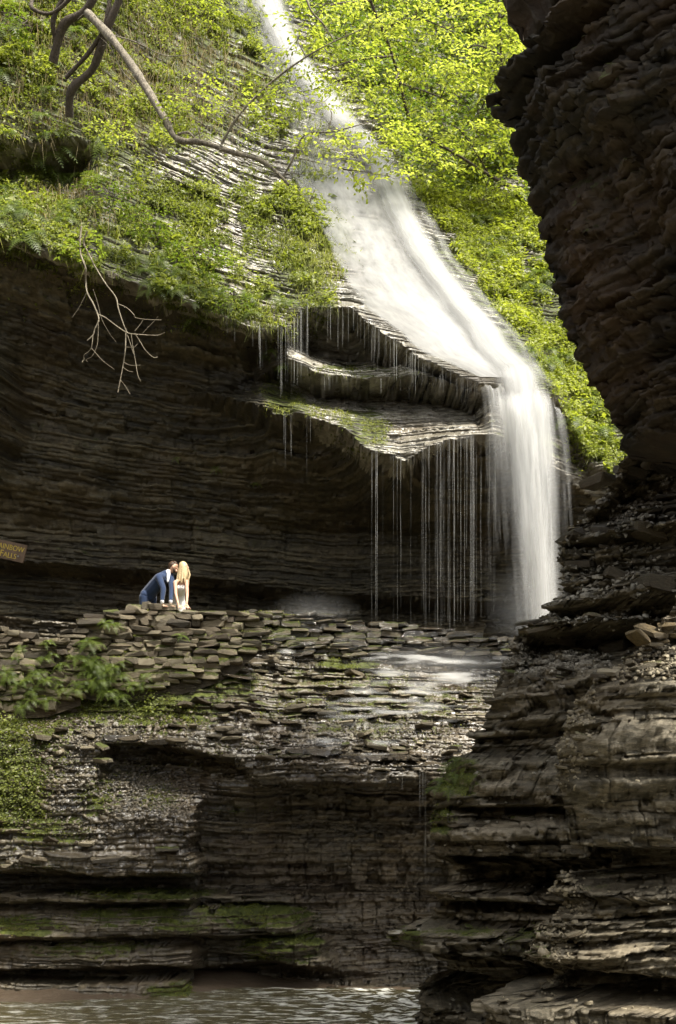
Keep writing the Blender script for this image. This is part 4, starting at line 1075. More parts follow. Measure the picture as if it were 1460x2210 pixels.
def tubes(polys, sides=6):
    """polys: list of (points, r0, r1) -> one mesh of tapered, slightly crooked tubes"""
    V = []; F = []; nb = 0
    for pts, r0, r1 in polys:
        pts = np.asarray(pts, float)
        m = len(pts)
        # Catmull-Rom resample
        q = []
        e = np.vstack([2 * pts[0] - pts[1], pts, 2 * pts[-1] - pts[-2]])
        for i in range(1, m):
            for t_ in np.linspace(0, 1, 5, endpoint=False):
                p0, p1, p2, p3 = e[i - 1], e[i], e[i + 1], e[i + 2]
                q.append(0.5 * ((2 * p1) + (-p0 + p2) * t_ + (2 * p0 - 5 * p1 + 4 * p2 - p3) * t_ ** 2 + (-p0 + 3 * p1 - 3 * p2 + p3) * t_ ** 3))
        q.append(pts[-1]); q = np.array(q)
        T = nrm(np.gradient(q, axis=0))
        up = np.array([0.13, 0.21, 0.97])
        A = nrm(np.cross(T, up)); B = np.cross(T, A)
        R_ = np.linspace(r0, r1, len(q)) * (1 + 0.30 * sfbm(np.arange(len(q)) * 0.7, np.full(len(q), nb * 0.01), 2))
        an = np.arange(sides) * 2 * math.pi / sides
        ring = q[:, None, :] + R_[:, None, None] * (np.cos(an)[None, :, None] * A[:, None, :] + np.sin(an)[None, :, None] * B[:, None, :])
        V.append(ring.reshape(-1, 3))
        k = len(q)
        i = np.arange(k - 1)[:, None] * sides; j = np.arange(sides)[None]; j2 = (j + 1) % sides
        F.append((np.stack([i + j, i + j2, i + sides + j2, i + sides + j], -1).reshape(-1, 4) + nb)); nb += k * sides
    return np.concatenate(V), np.concatenate(F)

def spray_leaves(fol, tw, r, p0, d, length, leaf, up=(0, 0, 1), tone0=0.5, dens=1.0, droop=0.25, flat=0.2, wr=0.55):
    """a leafy spray: a twig with side twigs lying in one plane, leaves along both"""
    d = nrm(np.asarray(d, float)); up = nrm(np.asarray(up, float) + r.normal(0, 0.12, 3))
    s = nrm(np.cross(d, up)); up = np.cross(s, d)
    n = max(4, int(length / (leaf * 1.1)))
    P = []; D = []
    tip = p0 + d * length - np.array([0, 0, droop * length * 0.5])
    tw.append(([p0, p0 + d * length * 0.5, tip], 0.006, 0.002))
    for i in range(n):
        f = (i + 0.6) / n
        base = p0 + d * length * f - np.array([0, 0, droop * length * f * f * 0.5])
        side = 1 if i % 2 else -1
        sd = nrm(d * 0.7 + s * side * 0.8 + up * r.normal(0, flat))
        sl = length * 0.55 * (1 - f * 0.75) * r.uniform(0.6, 1.2)
        k = max(1, int(sl / (leaf * 0.62) * dens))
        g = (np.arange(k) + r.random(k) * 0.5 + 0.3) / k
        q = base[None] + sd[None] * (sl * g)[:, None] - np.array([0, 0, 1.0])[None] * (0.25 * sl * g ** 2)[:, None]
        alt = np.where(np.arange(k) % 2, 1, -1)[:, None]
        lat = nrm(np.cross(sd, up))[None] * alt
        P.append(q + r.normal(0, 0.012, q.shape)); D.append(sd[None] * 0.6 + lat * 0.7 + r.normal(0, 0.25, (k, 3)) - np.array([0, 0, 0.22]))
        P.append(base[None]); D.append((d * .5 + s * side)[None])
    P = np.concatenate(P); D = np.concatenate(D); k = len(P)
    N = up[None] + r.normal(0, 0.33, (k, 3))
    L = leaf * r.uniform(0.65, 1.25, k)
    V, F = leaves(P, D, N, L, L * wr * r.uniform(.85, 1.15, k))
    fol.add(V, F, np.clip(tone0 + r.normal(0, 0.2, k), 0, 1), 4)

# ---- ground cover on the slopes (nobody could count it)
def cover(name, label, o, weight, n, size, seed, mat, out=0.6, nz=0.5, wr=0.6, lift=0.05, tone=0.5):
    r = np.random.default_rng(seed)
    P, N = scatter(o, weight, n, r)
    k = len(P)
    cl = fbm(P[:, 0] * 1.6 + seed, P[:, 2] * 1.6, 3)
    hgt = r.random(k) ** 1.5 * lift * (0.3 + 2.2 * cl)
    P = P + np.array([0, -1, 0.35])[None] * hgt[:, None]
    D = np.array([0, -out, -0.15])[None] + r.normal(0, 0.75, (k, 3)) * np.array([1, .5, .5])
    Nn = np.array([0, -0.55, nz])[None] + r.normal(0, 0.4, (k, 3))
    L = size * np.exp(r.normal(0, 0.35, k)) * (0.6 + 0.8 * cl)
    V, F = leaves(P, D, Nn, L, L * wr)
    fo = Fol(); fo.add(V, F, np.clip(tone + 0.9 * (cl - 0.5) + r.normal(0, 0.17, k), 0, 1), 4)
    return tag(fo.build(name, mat), label, 'plants', kind='stuff')
def strands(name, label, o, weight, n, length, seed, mat, width=0.010, hang=1.0, kind='stuff', nzmin=-2, cat='grass', pts=None):
    r = np.random.default_rng(seed)
    P, N = (np.asarray(pts, float), None) if pts is not None else scatter(o, weight, n, r, nzmin)
    k = len(P)
    L = length * np.exp(r.normal(0, 0.45, k))[:, None]
    side = np.stack([r.normal(0, 1, k), r.normal(0, .4, k), 0 * P[:, 0]], 1); side = nrm(side) * width * r.uniform(.6, 1.3, (k, 1))
    o1 = np.stack([r.normal(0, .35, k), -r.uniform(.3, 1.0, k), r.normal(.25 - .1 * hang, .25, k)], 1)
    m = P + o1 * L * 0.45
    e = m + np.stack([r.normal(0, .25, k), -r.uniform(0, .35, k), -hang * r.uniform(.5, 1.1, k)], 1) * L * 0.75
    V = np.stack([P - side, P + side, m + side * .8, m - side * .8, e], 1)
    b = (np.arange(k) * 5)[:, None]
    F = np.concatenate([b + np.array([[0, 1, 2]]), b + np.array([[0, 2, 3]]), b + np.array([[3, 2, 4]])], 0)
    cl = fbm(P[:, 0] * 1.3 + seed, P[:, 2] * 1.3, 3)
    ob = mesh_obj(name, V.reshape(-1, 3), F, mat, None, {'tone': np.repeat(np.clip(.5 + (cl - .5) + r.normal(0, .2, k), 0, 1), 5)})
    return tag(ob, label, cat, kind=kind)

nz2 = lambda px, py, sc=45: fbm(px / sc, py / sc * 1.3, 4)
def w_left(px, py, N):
    m = blob(px, py, [(90, 200, 260, 330, 1.0), (330, 470, 330, 150, .95), (470, 620, 150, 90, .9), (260, 250, 150, 140, .9), (470, 60, 140, 110, .9), (650, 520, 90, 190, .8), (560, 440, 150, 90, .55), (620, 220, 120, 120, .35)], 0.35)
    m = m * (1 - .8 * blob(px, py, [(70, 250, 90, 40, 1), (430, 350, 170, 45, 1), (330, 330, 110, 60, .6), (560, 520, 60, 70, .5)], .5))
    m = m * (1 - .85 * blob(px, py, [(120, 300, 130, 70, 1), (210, 380, 130, 60, .9), (480, 380, 120, 60, .9), (560, 600, 110, 80, .6), (350, 160, 120, 90, .55)], .5))
    return m * smooth(0.40, 0.60, nz2(px, py, 34)) * (px < 780)
def w_right(px, py, N):
    m = blob(px, py, [(1000, 200, 330, 330, .7), (1080, 480, 230, 160, .9), (1180, 640, 170, 170, 1), (1270, 820, 140, 170, 1), (1310, 960, 60, 70, .7)], 0.3)
    edge = np.interp(py, [0, 250, 400, 560, 700, 850, 950], [600, 780, 880, 985, 1090, 1200, 1225])
    m = m * smooth(edge - 10, edge + 45, px)
    m = m * (1 - 0.8 * smooth(420, 300, py))
    return m * smooth(0.30, 0.52, nz2(px + 300, py))
cover('ground_cover', 'low leafy plants and herbs over the slope left of the falls', main_cliff, lambda px, py, N: w_left(px, py, N) + .012 * (py < 700) * (px < 700), 88000, 0.072, 601, M['leaf_ground'], tone=0.55, lift=0.15, nz=1.0)
cover('ground_cover', 'dense bright green plants covering the bank right of the falls', main_cliff, w_right, 95000, 0.078, 603, M['leaf_slope'], tone=0.55, lift=0.16, nz=.9)
cover('ground_cover', 'darker green undergrowth under the trees at the top right', main_cliff, lambda px, py, N: blob(px, py, [(900, 120, 420, 330, 1)], .3) * smooth(np.interp(py, [-150, 0, 250, 420], [560, 610, 780, 890]), np.interp(py, [-150, 0, 250, 420], [600, 650, 825, 935]), px) * (py < 430), 42000, 0.10, 604, M['leaf_green'], tone=.42, lift=.3, nz=1.0)
strands('hanging_moss', 'hanging moss and grass strands on the left slope and its lip', main_cliff, lambda px, py, N: .6 * w_left(px, py, N) + .35 * blob(px, py, [(540, 690, 110, 30, 1), (680, 500, 60, 150, 1.6)]), 42000, 0.20, 605, M['moss'], 0.009)
strands('moss', 'short mossy fringe on the drip ledge and the niche rim', main_cliff, lambda px, py, N: blob(px, py, [(612, 850, 45, 50, 1), (780, 940, 60, 45, 1), (700, 900, 70, 25, .8), (780, 805, 130, 14, .5)]) * smooth(.4, .6, nz2(px, py, 18)), 5000, 0.06, 606, M['moss'], 0.008, 1.0, cat='moss')
strands('hanging_moss', 'soft moss and grass strands on the right bank', main_cliff, lambda px, py, N: w_right(px, py, N), 30000, 0.18, 607, M['leaf_slope'], 0.009, .7)
strands('dry_roots', 'brown dry roots and stems hanging down the upper left slope', main_cliff, lambda px, py, N: blob(px, py, [(330, 150, 180, 140, 1), (90, 150, 130, 160, .7), (150, 440, 120, 50, .8), (450, 200, 110, 80, .6)]), 5200, 0.45, 609, M['straw'], 0.006, 1.3)
# moss tufts on the lower rocks
def w_mosslow(px, py, N):
    return low_moss(px, py) ** 1.6 * np.clip(N[:, 2] + 0.25, 0, 1) * smooth(.35, .6, nz2(px, py, 30))
strands('moss', 'green moss cushions on the lower ledges', low_cliff, w_mosslow, 60000, 0.045, 611, M['moss'], 0.010, .35, cat='moss')
strands('moss', 'moss tufts on the right hand ledges', right_rock, lambda px, py, N: right_moss(px, py) ** 1.5 * np.clip(N[:, 2] + .3, 0, 1), 9000, 0.035, 613, M['moss'], 0.007, .35, cat='moss')
cover('ground_cover', 'small leafy plants at the left edge below the low wall', low_cliff, lambda px, py, N: blob(px, py, [(20, 1690, 75, 85, 1), (10, 1590, 45, 60, .8), (260, 1480, 130, 60, .5), (130, 1480, 120, 40, .4)]), 9000, 0.045, 615, M['leaf_ground'], tone=0.40, lift=.1)

rq = np.random.default_rng(617)
def wall_moss(walls):
    P = []
    for root in walls:
        for c in root.children:
            if not c.name.startswith('stone'): continue
            x, y, z = (root.matrix_basis @ c.matrix_basis).translation
            px, py = pix(x, y, z)
            m = moss_wall(px, py, rq) if root is not w3 else 0.35 + .5 * (px < 640)
            k = int(np.clip((m - .35) * 150, 0, 120))
            if k:
                sx, sy, sz = c.matrix_basis.to_scale()
                q = rq.uniform(-.5, .5, (k, 3)) * np.array([sx, .25 * sy, .2 * sz])
                P.append(np.array([x, y - .32 * sy, z + .42 * sz]) + q)
    return np.concatenate(P)
strands('moss', 'olive moss growing on the stones of the dry walls', None, None, 0, 0.045, 619, M['moss'], 0.009, .7, cat='moss', pts=wall_moss([w1, w2, w3]))
# ---- ferns, single plants
def fern_mesh(seed, nf=8, ln=0.34):
    """fronds arching from one root; every leaflet grows from the midrib, so a fern is one connected sheet"""
    r = np.random.default_rng(seed)
    V = [np.zeros(3)]; F = []; T = [0.4]
    for f in range(nf):
        az = 6.283 * f / nf + r.normal(0, .25); l = ln * r.uniform(.7, 1.2)
        d = np.array([math.cos(az), math.sin(az), 0]); m = 26
        s = (np.arange(m) + 1) / m
        rise = r.uniform(.5, 1.0)
        q = d[None] * (l * s)[:, None] + np.array([0, 0, 1])[None] * (l * (rise * s - 1.05 * s ** 2))[:, None]
        tg = nrm(np.gradient(q, axis=0)); lat = nrm(np.cross(tg, np.array([0, 0, 1.0])))
        pl = l * 0.30 * np.sin(np.clip(s * 1.05, 0, 1) * 2.6 + .35) * r.uniform(.85, 1.1)
        tn = .5 + r.normal(0, .15)
        prev = 0
        for i in range(m):
            V.append(q[i]); T.append(tn); cur = len(V) - 1
            for sg in (-1, 1):
                if i % 2: V.append(q[i] + lat[i] * sg * .004); T.append(tn); F.append((prev, cur, len(V) - 1)); continue
                V.append(q[i] + (lat[i] * sg + tg[i] * .3) * pl[i] - np.array([0, 0, .12 * pl[i]])); T.append(tn + r.normal(0, .12))
                F.append((prev, cur, len(V) - 1) if sg > 0 else (cur, prev, len(V) - 1))
            prev = cur
    fo = Fol(); fo.V = [np.array(V)]; fo.F = [np.array(F)]; fo.T = [np.array(T)]
    return fo
FERN = []
for i in range(5):
    o = fern_mesh(700 + i, nf=7 + i % 3).build('fern', M['fern']); FERN.append(o.data); bpy.data.objects.remove(o)
r_ = np.random.default_rng(620)
ORD = ['first', 'second', 'third', 'fourth', 'fifth', 'sixth', 'seventh', 'eighth', 'ninth', 'tenth', 'eleventh', 'twelfth', 'thirteenth', 'fourteenth', 'fifteenth', 'sixteenth', 'seventeenth', 'eighteenth', 'nineteenth', 'twentieth']
ORD += ['twenty-' + w for w in ORD[:9]] + ['thirtieth'] + ['thirty-' + w for w in ORD[:9]] + ['fortieth'] + ['forty-' + w for w in ORD[:9]]
def place_ferns(pts, label, group, smin=.8, smax=1.4):
    """label: the place; each fern is told apart by its order from the left"""
    pts = sorted([tuple(p) for p in pts], key=lambda p: p[0] / p[1])
    for i, p in enumerate(pts):
        o = bpy.data.objects.new('fern', FERN[r_.integers(5)]); COL.objects.link(o)
        o.location = p; s = r_.uniform(smin, smax); o.scale = (s, s, s)
        o.rotation_euler = (Matrix.Rotation(R(35) + r_.normal(0, .2), 4, 'X') @ Matrix.Rotation(r_.uniform(0, 6.28), 4, 'Z')).to_euler()
        if len(pts) == 1: lb = 'single small ' + label
        elif i == 0: lb = 'leftmost ' + label
        elif i == len(pts) - 1: lb = 'rightmost ' + label
        else: lb = ORD[i] + ' from the left, ' + label
        tag(o, lb, 'fern', group)
wp = lambda px, py, dy=-0.06: (lambda y: W(px, py, y + dy))(ywall(px))
place_ferns([wp(205 + r_.normal(0, 42), 1450 + r_.normal(0, 22)) for _ in range(44)], 'fern of the big clump on the wall below the steps', 'ferns in the big clump on the wall', .45, .85)
place_ferns([wp(70 + r_.normal(0, 45), 1455 + r_.normal(0, 26)) for _ in range(24)], 'fern sprouting from the low left wall', 'ferns on the low left wall', .4, .75)
place_ferns([wp(232, 1352), wp(245, 1348), wp(225, 1345)], 'small fern on the pale wall steps', 'ferns on the pale steps of the wall', .55, .8)
place_ferns([wp(195, 1392), wp(188, 1385)], 'fern in the corner between the two walls', 'ferns in the corner of the two walls', .8, 1.0)
place_ferns([wp(390, 1372)], 'fern in the wall face below the couple', None, .55, .6)
place_ferns([wp(105, 1385), wp(100, 1392)], 'fern under the top of the low wall', 'ferns under the low wall top', .6, .8)
P, N = scatter(main_cliff, lambda px, py, N: blob(px, py, [(90, 480, 130, 60, 1), (60, 130, 130, 130, .8), (120, 350, 120, 90, .5)]), 46, r_)
place_ferns([tuple(p + np.array([0, -.15, .05])) for p in P], 'fern arching from the upper left bank', 'ferns on the upper left bank', 1.0, 1.8)
P, N = scatter(main_cliff, lambda px, py, N: blob(px, py, [(500, 660, 110, 50, 1), (330, 600, 130, 30, .8)]), 24, r_)
place_ferns([tuple(p + np.array([0, -.12, .05])) for p in P], 'fern on the lip above the dark alcove', 'ferns on the alcove lip', .8, 1.3)
P, N = scatter(main_cliff, lambda px, py, N: blob(px, py, [(1110, 480, 110, 70, 1), (1230, 700, 90, 140, 1), (1290, 880, 70, 70, 1)]), 40, r_)
place_ferns([tuple(p + np.array([-.05, -.15, .05])) for p in P], 'bright fern on the bank right of the falls', 'ferns on the right bank', 1.0, 1.7)
P, N = scatter(right_rock, lambda px, py, N: blob(px, py, [(960, 1690, 40, 60, 1)]), 12, r_, 0.0)
place_ferns([tuple(p + np.array([-.03, -.06, .03])) for p in P], 'little fern on the right rock edge', 'ferns on the edge of the right hand rock', .4, .65)
place_ferns([PM.at(p, q)[0] + np.array([0, -.3, 0]) for p, q in ((470, 1020), (552, 1052), (384, 998))], 'small fern on the dark alcove wall', 'ferns in the dark alcove', .4, .55)
place_ferns([PM.at(p, q)[0] + np.array([0, -.25, 0]) for p, q in ((575, 780), (590, 768), (612, 800))], 'fern beside the dripping niche', 'ferns at the niche', .5, .8)

# ---- trees
def poly(pts, jit=0.0):
    return [np.array(W(*p)) + rng.normal(0, jit, 3) for p in pts]
def leafy_tree(name, label, stems, branches, clumps, seed, leafmat, barkmat, leaf=0.09, tone=.5, group=None, nper=9, slen=0.55, dens=1.0, flat=.2, mult=1.0):
    """stems/branches: ([(px,py,Y)...], r0, r1); clumps: (px, py, Y, rx, ry, rz, n sprays, tone)"""
    r = np.random.default_rng(seed)
    base = Vector(W(*stems[0][0][0]))
    root = empty(name, base, label, 'tree', group)
    for p, a, b in stems:
        V, F = tubes([(poly(p, .05 if len(stems) > 1 else .01), a, b)], 9); mesh_obj('trunk', V, F, M['bark_dark'], root, None, True)
    allp = [np.array(poly(p)) for p, a, b in stems + branches]
    tw = []; fo = Fol()
    for (px, py, Y, rx, ry, rz, n, tn) in clumps:
        c = np.array(W(px, py, Y)); tcl = r.normal(0, .17)
        # nearest wood
        cand = np.concatenate([np.concatenate([a_[:-1] + (a_[1:] - a_[:-1]) * f for f in (0, .33, .66)] + [a_[-1:]]) for a_ in allp])
        j = cand[np.argmin(np.linalg.norm(cand - c, axis=1))]
        midp = (j + c) / 2 + r.normal(0, .08, 3) + np.array([0, 0, .08])
        tw.append(([j, midp, c], 0.016, 0.006))
        for i in range(int(n * mult)):
            q = nrm(r.normal(0, 1, 3)) * r.random() ** 0.4
            p0 = c + q * np.array([rx, ry, rz])
            d = nrm(np.array([q[0] * 1.2, q[1] * .8 - .35, -.12 + .2 * q[2]]) + r.normal(0, .35, 3) * np.array([1, 1, .3]))
            if i % 3 == 0: tw.append(([c, (c + p0) / 2 + r.normal(0, .04, 3), p0], 0.006, 0.003))
            spray_leaves(fo, tw, r, p0, d, slen * r.uniform(.6, 1.25), leaf, tone0=tn + tcl + r.normal(0, .10), dens=dens, flat=flat)
    for p, a, b in branches:
        q = np.array(poly(p))
        for k in range(int(2.2 * len(q)) if len(stems) > 1 else 2):
            i0 = r.integers(len(q) - 1); p0 = q[i0] + (q[i0 + 1] - q[i0]) * r.random()
            d = nrm(r.normal(0, 1, 3)[None] * np.array([1, .6, .7]) + np.array([.2, -.1, -.15]))[0]; l = r.uniform(.15, .55)
            tw.append(([p0, p0 + d * l * .5 + r.normal(0, .03, 3), p0 + d * l + np.array([0, 0, -.1 * l])], .006, .002))
    for p, a, b in branches:
        V, F = tubes([(poly(p, .02 if len(stems) > 1 else .01), a, b)], 8); mesh_obj('branch', V, F, barkmat, root, None, True)
    V, F = tubes(tw, 3); mesh_obj('twigs', V, F, barkmat, root)['kind'] = 'stuff'
    fo.build('crown', leafmat, root)['kind'] = 'stuff'
    return root
# the leaning tree whose limb reaches out in front of the falls
leafy_tree('leaning_tree', 'leaning tree at the upper left, its bare crooked limb reaching across the slope',
    [([(150, 250, 28.0), (160, 190, 27.7), (200, 140, 27.4), (235, 60, 27.0), (262, -10, 26.8), (280, -90, 26.6)], .11, .07),
     ([(125, 130, 28.2), (140, 60, 27.8), (185, 10, 27.5), (230, -50, 27.2)], .12, .08),
     ([(150, 165, 27.6), (200, 100, 27.2), (228, 40, 26.9), (245, -60, 26.7)], .055, .04),
     ([(130, 110, 28.0), (122, 40, 27.6), (150, -30, 27.3)], .07, .05),
     ([(80, -10, 27.9), (70, 15, 27.6), (110, 20, 27.5), (170, -20, 27.3)], .05, .04)],
    [([(190, 30, 27.3), (232, 78, 26.6), (275, 128, 26.0), (318, 190, 25.5), (355, 250, 25.1), (386, 302, 24.9), (440, 306, 24.8), (500, 325, 24.7), (560, 348, 24.6), (600, 376, 24.5), (624, 398, 24.45)], .105, .022),
     ([(386, 290, 24.9), (405, 287, 24.9), (428, 300, 24.85)], .03, .02),
     ([(482, 314, 24.7), (510, 262, 24.6), (540, 222, 24.5), (600, 165, 24.3), (660, 122, 24.2), (722, 88, 24.1), (790, 60, 24.0)], .032, .009),
     ([(608, 382, 24.5), (632, 350, 24.4), (640, 318, 24.3), (665, 293, 24.2), (730, 280, 24.1), (800, 262, 24.0), (850, 250, 24)], .026, .006),
     ([(722, 90, 24.1), (700, 50, 24.0), (672, 20, 23.9), (655, -20, 23.9)], .016, .02),
     ([(428, 302, 24.8), (432, 275, 24.8), (460, 235, 24.7)], .016, .006),
     ([(640, 340, 24.4), (690, 352, 24.3), (740, 365, 24.2)], .01, .004),
     ([(645, 370, 24.4), (648, 410, 24.4), (680, 450, 24.3)], .006, .003),
     ([(225, 70, 26.6), (290, 90, 26.3), (360, 120, 26.2), (430, 118, 26.0)], .018, .005),
     ([(240, 95, 26.4), (270, 160, 26.2), (330, 200, 26.0), (380, 205, 26.0)], .014, .004)],
    [(440, 215, 24.7, .45, .4, .22, 8, .5), (400, 245, 24.9, .3, .3, .15, 5, .45), (505, 215, 24.6, .45, .4, .25, 9, .55), (560, 250, 24.5, .35, .4, .2, 7, .5), (640, 200, 24.3, .4, .4, .25, 8, .6), (600, 285, 24.5, .4, .4, .2, 5, .5),
     (690, 310, 24.2, .35, .4, .16, 7, .55), (755, 330, 24.1, .4, .4, .2, 8, .55), (800, 290, 24.0, .4, .4, .2, 8, .6), (700, 220, 24.2, .3, .3, .2, 5, .6), (670, 430, 24.35, .16, .2, .22, 4, .5), (760, 370, 24.2, .25, .3, .12, 5, .5), (840, 380, 24.2, .22, .3, .12, 3, .5), (655, 90, 24.2, .3, .3, .2, 4, .6)],
    631, M['leaf_bright'], M['bark'], leaf=0.09, slen=.42, dens=.95, mult=2.0)
leafy_tree('beech_tree', 'bright beech tree whose leafy boughs fill the top right beside the stream',
    [([(905, 330, 35.0), (880, 240, 34.0), (850, 120, 33.0), (800, 0, 32.0), (760, -120, 31.5)], .055, .03)],
    [([(850, 120, 33), (760, 130, 31.5), (690, 160, 30.5)], .04, .01), ([(830, 60, 32.6), (900, 40, 31.5), (980, 70, 31)], .04, .01), ([(865, 180, 33.4), (930, 200, 32), (1000, 230, 31.3)], .035, .008), ([(800, 0, 32), (720, 10, 31), (660, 40, 30.5)], .035, .01), ([(860, 160, 33.2), (820, 240, 31.5), (840, 320, 30.8)], .03, .008)],
    [(680, 60, 30.6, .8, .7, .35, 14, .6), (740, 130, 30.8, .8, .7, .35, 16, .55), (700, 10, 31, .8, .7, .35, 12, .6), (800, 60, 31.5, .9, .8, .4, 18, .6), (780, 190, 31, .8, .7, .3, 14, .5), (860, 120, 31.5, .8, .7, .4, 16, .55), (900, 30, 31.5, .9, .8, .4, 16, .65), (980, 60, 31.3, .8, .8, .35, 14, .6),
     (930, 190, 31.6, .8, .7, .3, 14, .5), (830, 270, 31, .7, .6, .25, 12, .5), (860, 335, 30.6, .6, .5, .22, 10, .5), (910, 310, 31, .6, .6, .25, 10, .45), (640, 110, 31.5, .5, .5, .25, 7, .5), (990, 160, 31.5, .7, .7, .3, 12, .55), (880, -30, 31.5, 1.2, .8, .4, 14, .6)],
    633, M['leaf_bright'], M['bark_dark'], leaf=0.125, slen=.66, dens=.9, mult=1.7)
leafy_tree('beech_tree', 'sunlit beech crown in the top right corner against the dark overhang',
    [([(1120, 330, 36.0), (1090, 200, 35.0), (1080, 60, 34.0), (1070, -120, 33.5)], .05, .03)],
    [([(1085, 120, 34.4), (1030, 100, 33.2), (980, 120, 32.8)], .035, .01), ([(1078, 40, 34), (1120, 20, 33), (1160, 40, 32.6)], .035, .01), ([(1090, 200, 35), (1050, 220, 33.6), (1020, 260, 33)], .03, .01)],
    [(1050, 30, 33, 1.0, .8, .4, 16, .7), (1100, 80, 33, .7, .7, .4, 14, .65), (1030, 120, 33, .9, .8, .35, 14, .6), (1100, 170, 33.2, .6, .7, .35, 12, .6), (1040, 210, 33, .9, .8, .3, 14, .5), (1090, 260, 33, .6, .7, .3, 10, .5), (1120, -20, 33, 1, .8, .4, 12, .7), (1090, 130, 32.2, .5, .5, .25, 8, .7)],
    635, M['leaf_bright'], M['bark_dark'], leaf=0.13, slen=.66, dens=.9, mult=1.8)
leafy_tree('maple_tree', 'maple with flat pale green leaf layers above the right bank',
    [([(1130, 420, 34.2), (1060, 380, 33.0), (980, 330, 32.0), (920, 300, 31.5)], .06, .025)],
    [([(1060, 380, 33), (1000, 290, 32.4), (960, 260, 32)], .025, .008), ([(980, 330, 32), (940, 350, 31.4), (905, 340, 31)], .02, .006)],
    [(1040, 290, 32.6, .9, .7, .16, 14, .65), (960, 280, 32, .8, .7, .16, 12, .6), (1080, 330, 32.8, .7, .6, .16, 11, .65), (990, 350, 32, .8, .6, .16, 12, .5), (1100, 390, 33, .6, .6, .16, 10, .55), (920, 350, 31.4, .5, .5, .15, 8, .5), (1050, 430, 33, .8, .5, .16, 10, .45), (950, 400, 32, .4, .4, .13, 5, .45)],
    637, M['leaf_bright'], M['bark_dark'], leaf=0.13, slen=.6, dens=.85, flat=.1, mult=1.8)
# shrubs and saplings on the left slope
def sapling(label, px, py, Y, w, n, seed, mat, tone, leaf=.08, lay=3, group='saplings on the left slope'):
    s = w * FPX / Y
    cl = []
    rr = np.random.default_rng(seed)
    for i in range(lay):
        cl.append((px + rr.normal(0, .35) * s, py - s * .15 * i + rr.normal(0, .12) * s, Y - .25 + .15 * i, w * .55, w * .35, w * .10, n, tone))
    return leafy_tree('sapling', label, [([(px + .15 * s, py + .3 * s, Y + .45), (px + .1 * s, py + .1 * s, Y + .2), (px, py - .2 * s, Y - .05)], .02, .008)], [], cl, seed, mat, M['bark_dark'], leaf=leaf, slen=.34, dens=.8, flat=.1, group=group)
sapling('sapling with pale flat leaves above the dead hanging branch', 165, 530, 25.3, .5, 6, 641, M['leaf_green'], .8, .11, 2)
sapling('leafy green maple sapling in the middle of the left slope', 330, 500, 26.0, .75, 12, 643, M['leaf_green'], .5, .09, 4)
sapling('maple sapling hanging over the alcove lip, right of the dead branch', 420, 570, 26.2, .7, 11, 645, M['leaf_green'], .45, .09, 4)
sapling('green sapling upper left of the dead branch', 235, 440, 26.0, .65, 10, 647, M['leaf_green'], .55, .085, 3)
sapling('small sapling at the right end of the alcove lip', 505, 655, 26.1, .45, 9, 649, M['leaf_green'], .4, .075, 3)
sapling('yellow green sapling under the bend of the long limb', 250, 290, 27.4, .6, 9, 651, M['leaf_bright'], .45, .08, 3)
sapling('light green sapling beside the upper stream, left of the water', 440, 30, 33.0, .8, 9, 653, M['leaf_bright'], .5, .1, 3)
sapling('sapling growing at the far left under the leaning tree', 60, 60, 28.3, .8, 9, 655, M['leaf_green'], .5, .09, 3)
# dead hanging branch, traced in its own vertical plane in front of the alcove
def cr(p): return (80 + p[0] / 4.867, 480 + p[1] / 4.867)
def dead(lines):
    out = []
    for pts, r0, r1, y in lines:
        r0 *= 1.25; r1 *= 1.3
        out.append(([np.array(W(*cr(p), y + 0.25 * (vn(p[0] / 130.0, p[1] / 130.0) - .5))) for p in pts], r0, r1))
    return out
DB = dead([([(470, 40), (455, 180), (460, 330), (510, 470), (515, 620), (530, 740), (590, 850), (640, 970), (650, 1030), (610, 1120), (590, 1185), (530, 1240)], .017, .008, 25.0),
    ([(640, 965), (720, 1000), (840, 1090), (940, 1155), (1000, 1172)], .009, .008, 25.0), ([(590, 1185), (575, 1310), (540, 1360), (495, 1395), (505, 1450)], .006, .003, 25.0),
    ([(645, 1040), (645, 1130), (635, 1280), (585, 1400), (520, 1440), (535, 1465)], .006, .003, 25.0), ([(575, 1320), (690, 1450), (815, 1545)], .005, .003, 25.0), ([(520, 745), (440, 900), (370, 1000)], .004, .0025, 25.0),
    ([(590, 700), (640, 850), (680, 1010), (760, 1160), (835, 1260)], .0035, .0025, 25.1),
    ([(530, 90), (495, 210), (545, 330), (610, 460), (720, 640), (830, 790), (860, 920), (940, 1140), (1000, 1170), (1110, 1180), (1270, 1185), (1345, 1155)], .015, .004, 25.05),
    ([(855, 855), (950, 900), (1020, 970), (1035, 1000), (1160, 1020), (1310, 1025)], .006, .004, 25.05), ([(935, 1150), (930, 1330), (910, 1480), (880, 1640), (860, 1740), (852, 1785)], .010, .005, 25.05),
    ([(1030, 1165), (1090, 1260), (1140, 1340), (1220, 1415), (1270, 1415)], .006, .004, 25.0), ([(990, 1170), (1010, 1310), (1035, 1450), (1060, 1600), (1090, 1670)], .006, .004, 25.1), ([(950, 1180), (985, 1280), (1015, 1380)], .006, .004, 25.05),
    ([(1110, 1165), (1180, 1090), (1240, 1030), (1275, 985)], .004, .003, 25.0), ([(1030, 1140), (1080, 1080), (1115, 1025)], .005, .003, 25.0), ([(915, 1470), (980, 1500), (1090, 1500)], .004, .003, 25.0),
    ([(905, 1520), (960, 1560), (1015, 1570)], .004, .003, 25.1), ([(875, 1650), (930, 1720), (980, 1805)], .004, .003, 25.0), ([(940, 1310), (1020, 1310), (1060, 1275)], .004, .003, 25.0), ([(495, 1395), (490, 1440), (475, 1470)], .004, .003, 25.0)])
V, F = tubes(DB, 6)
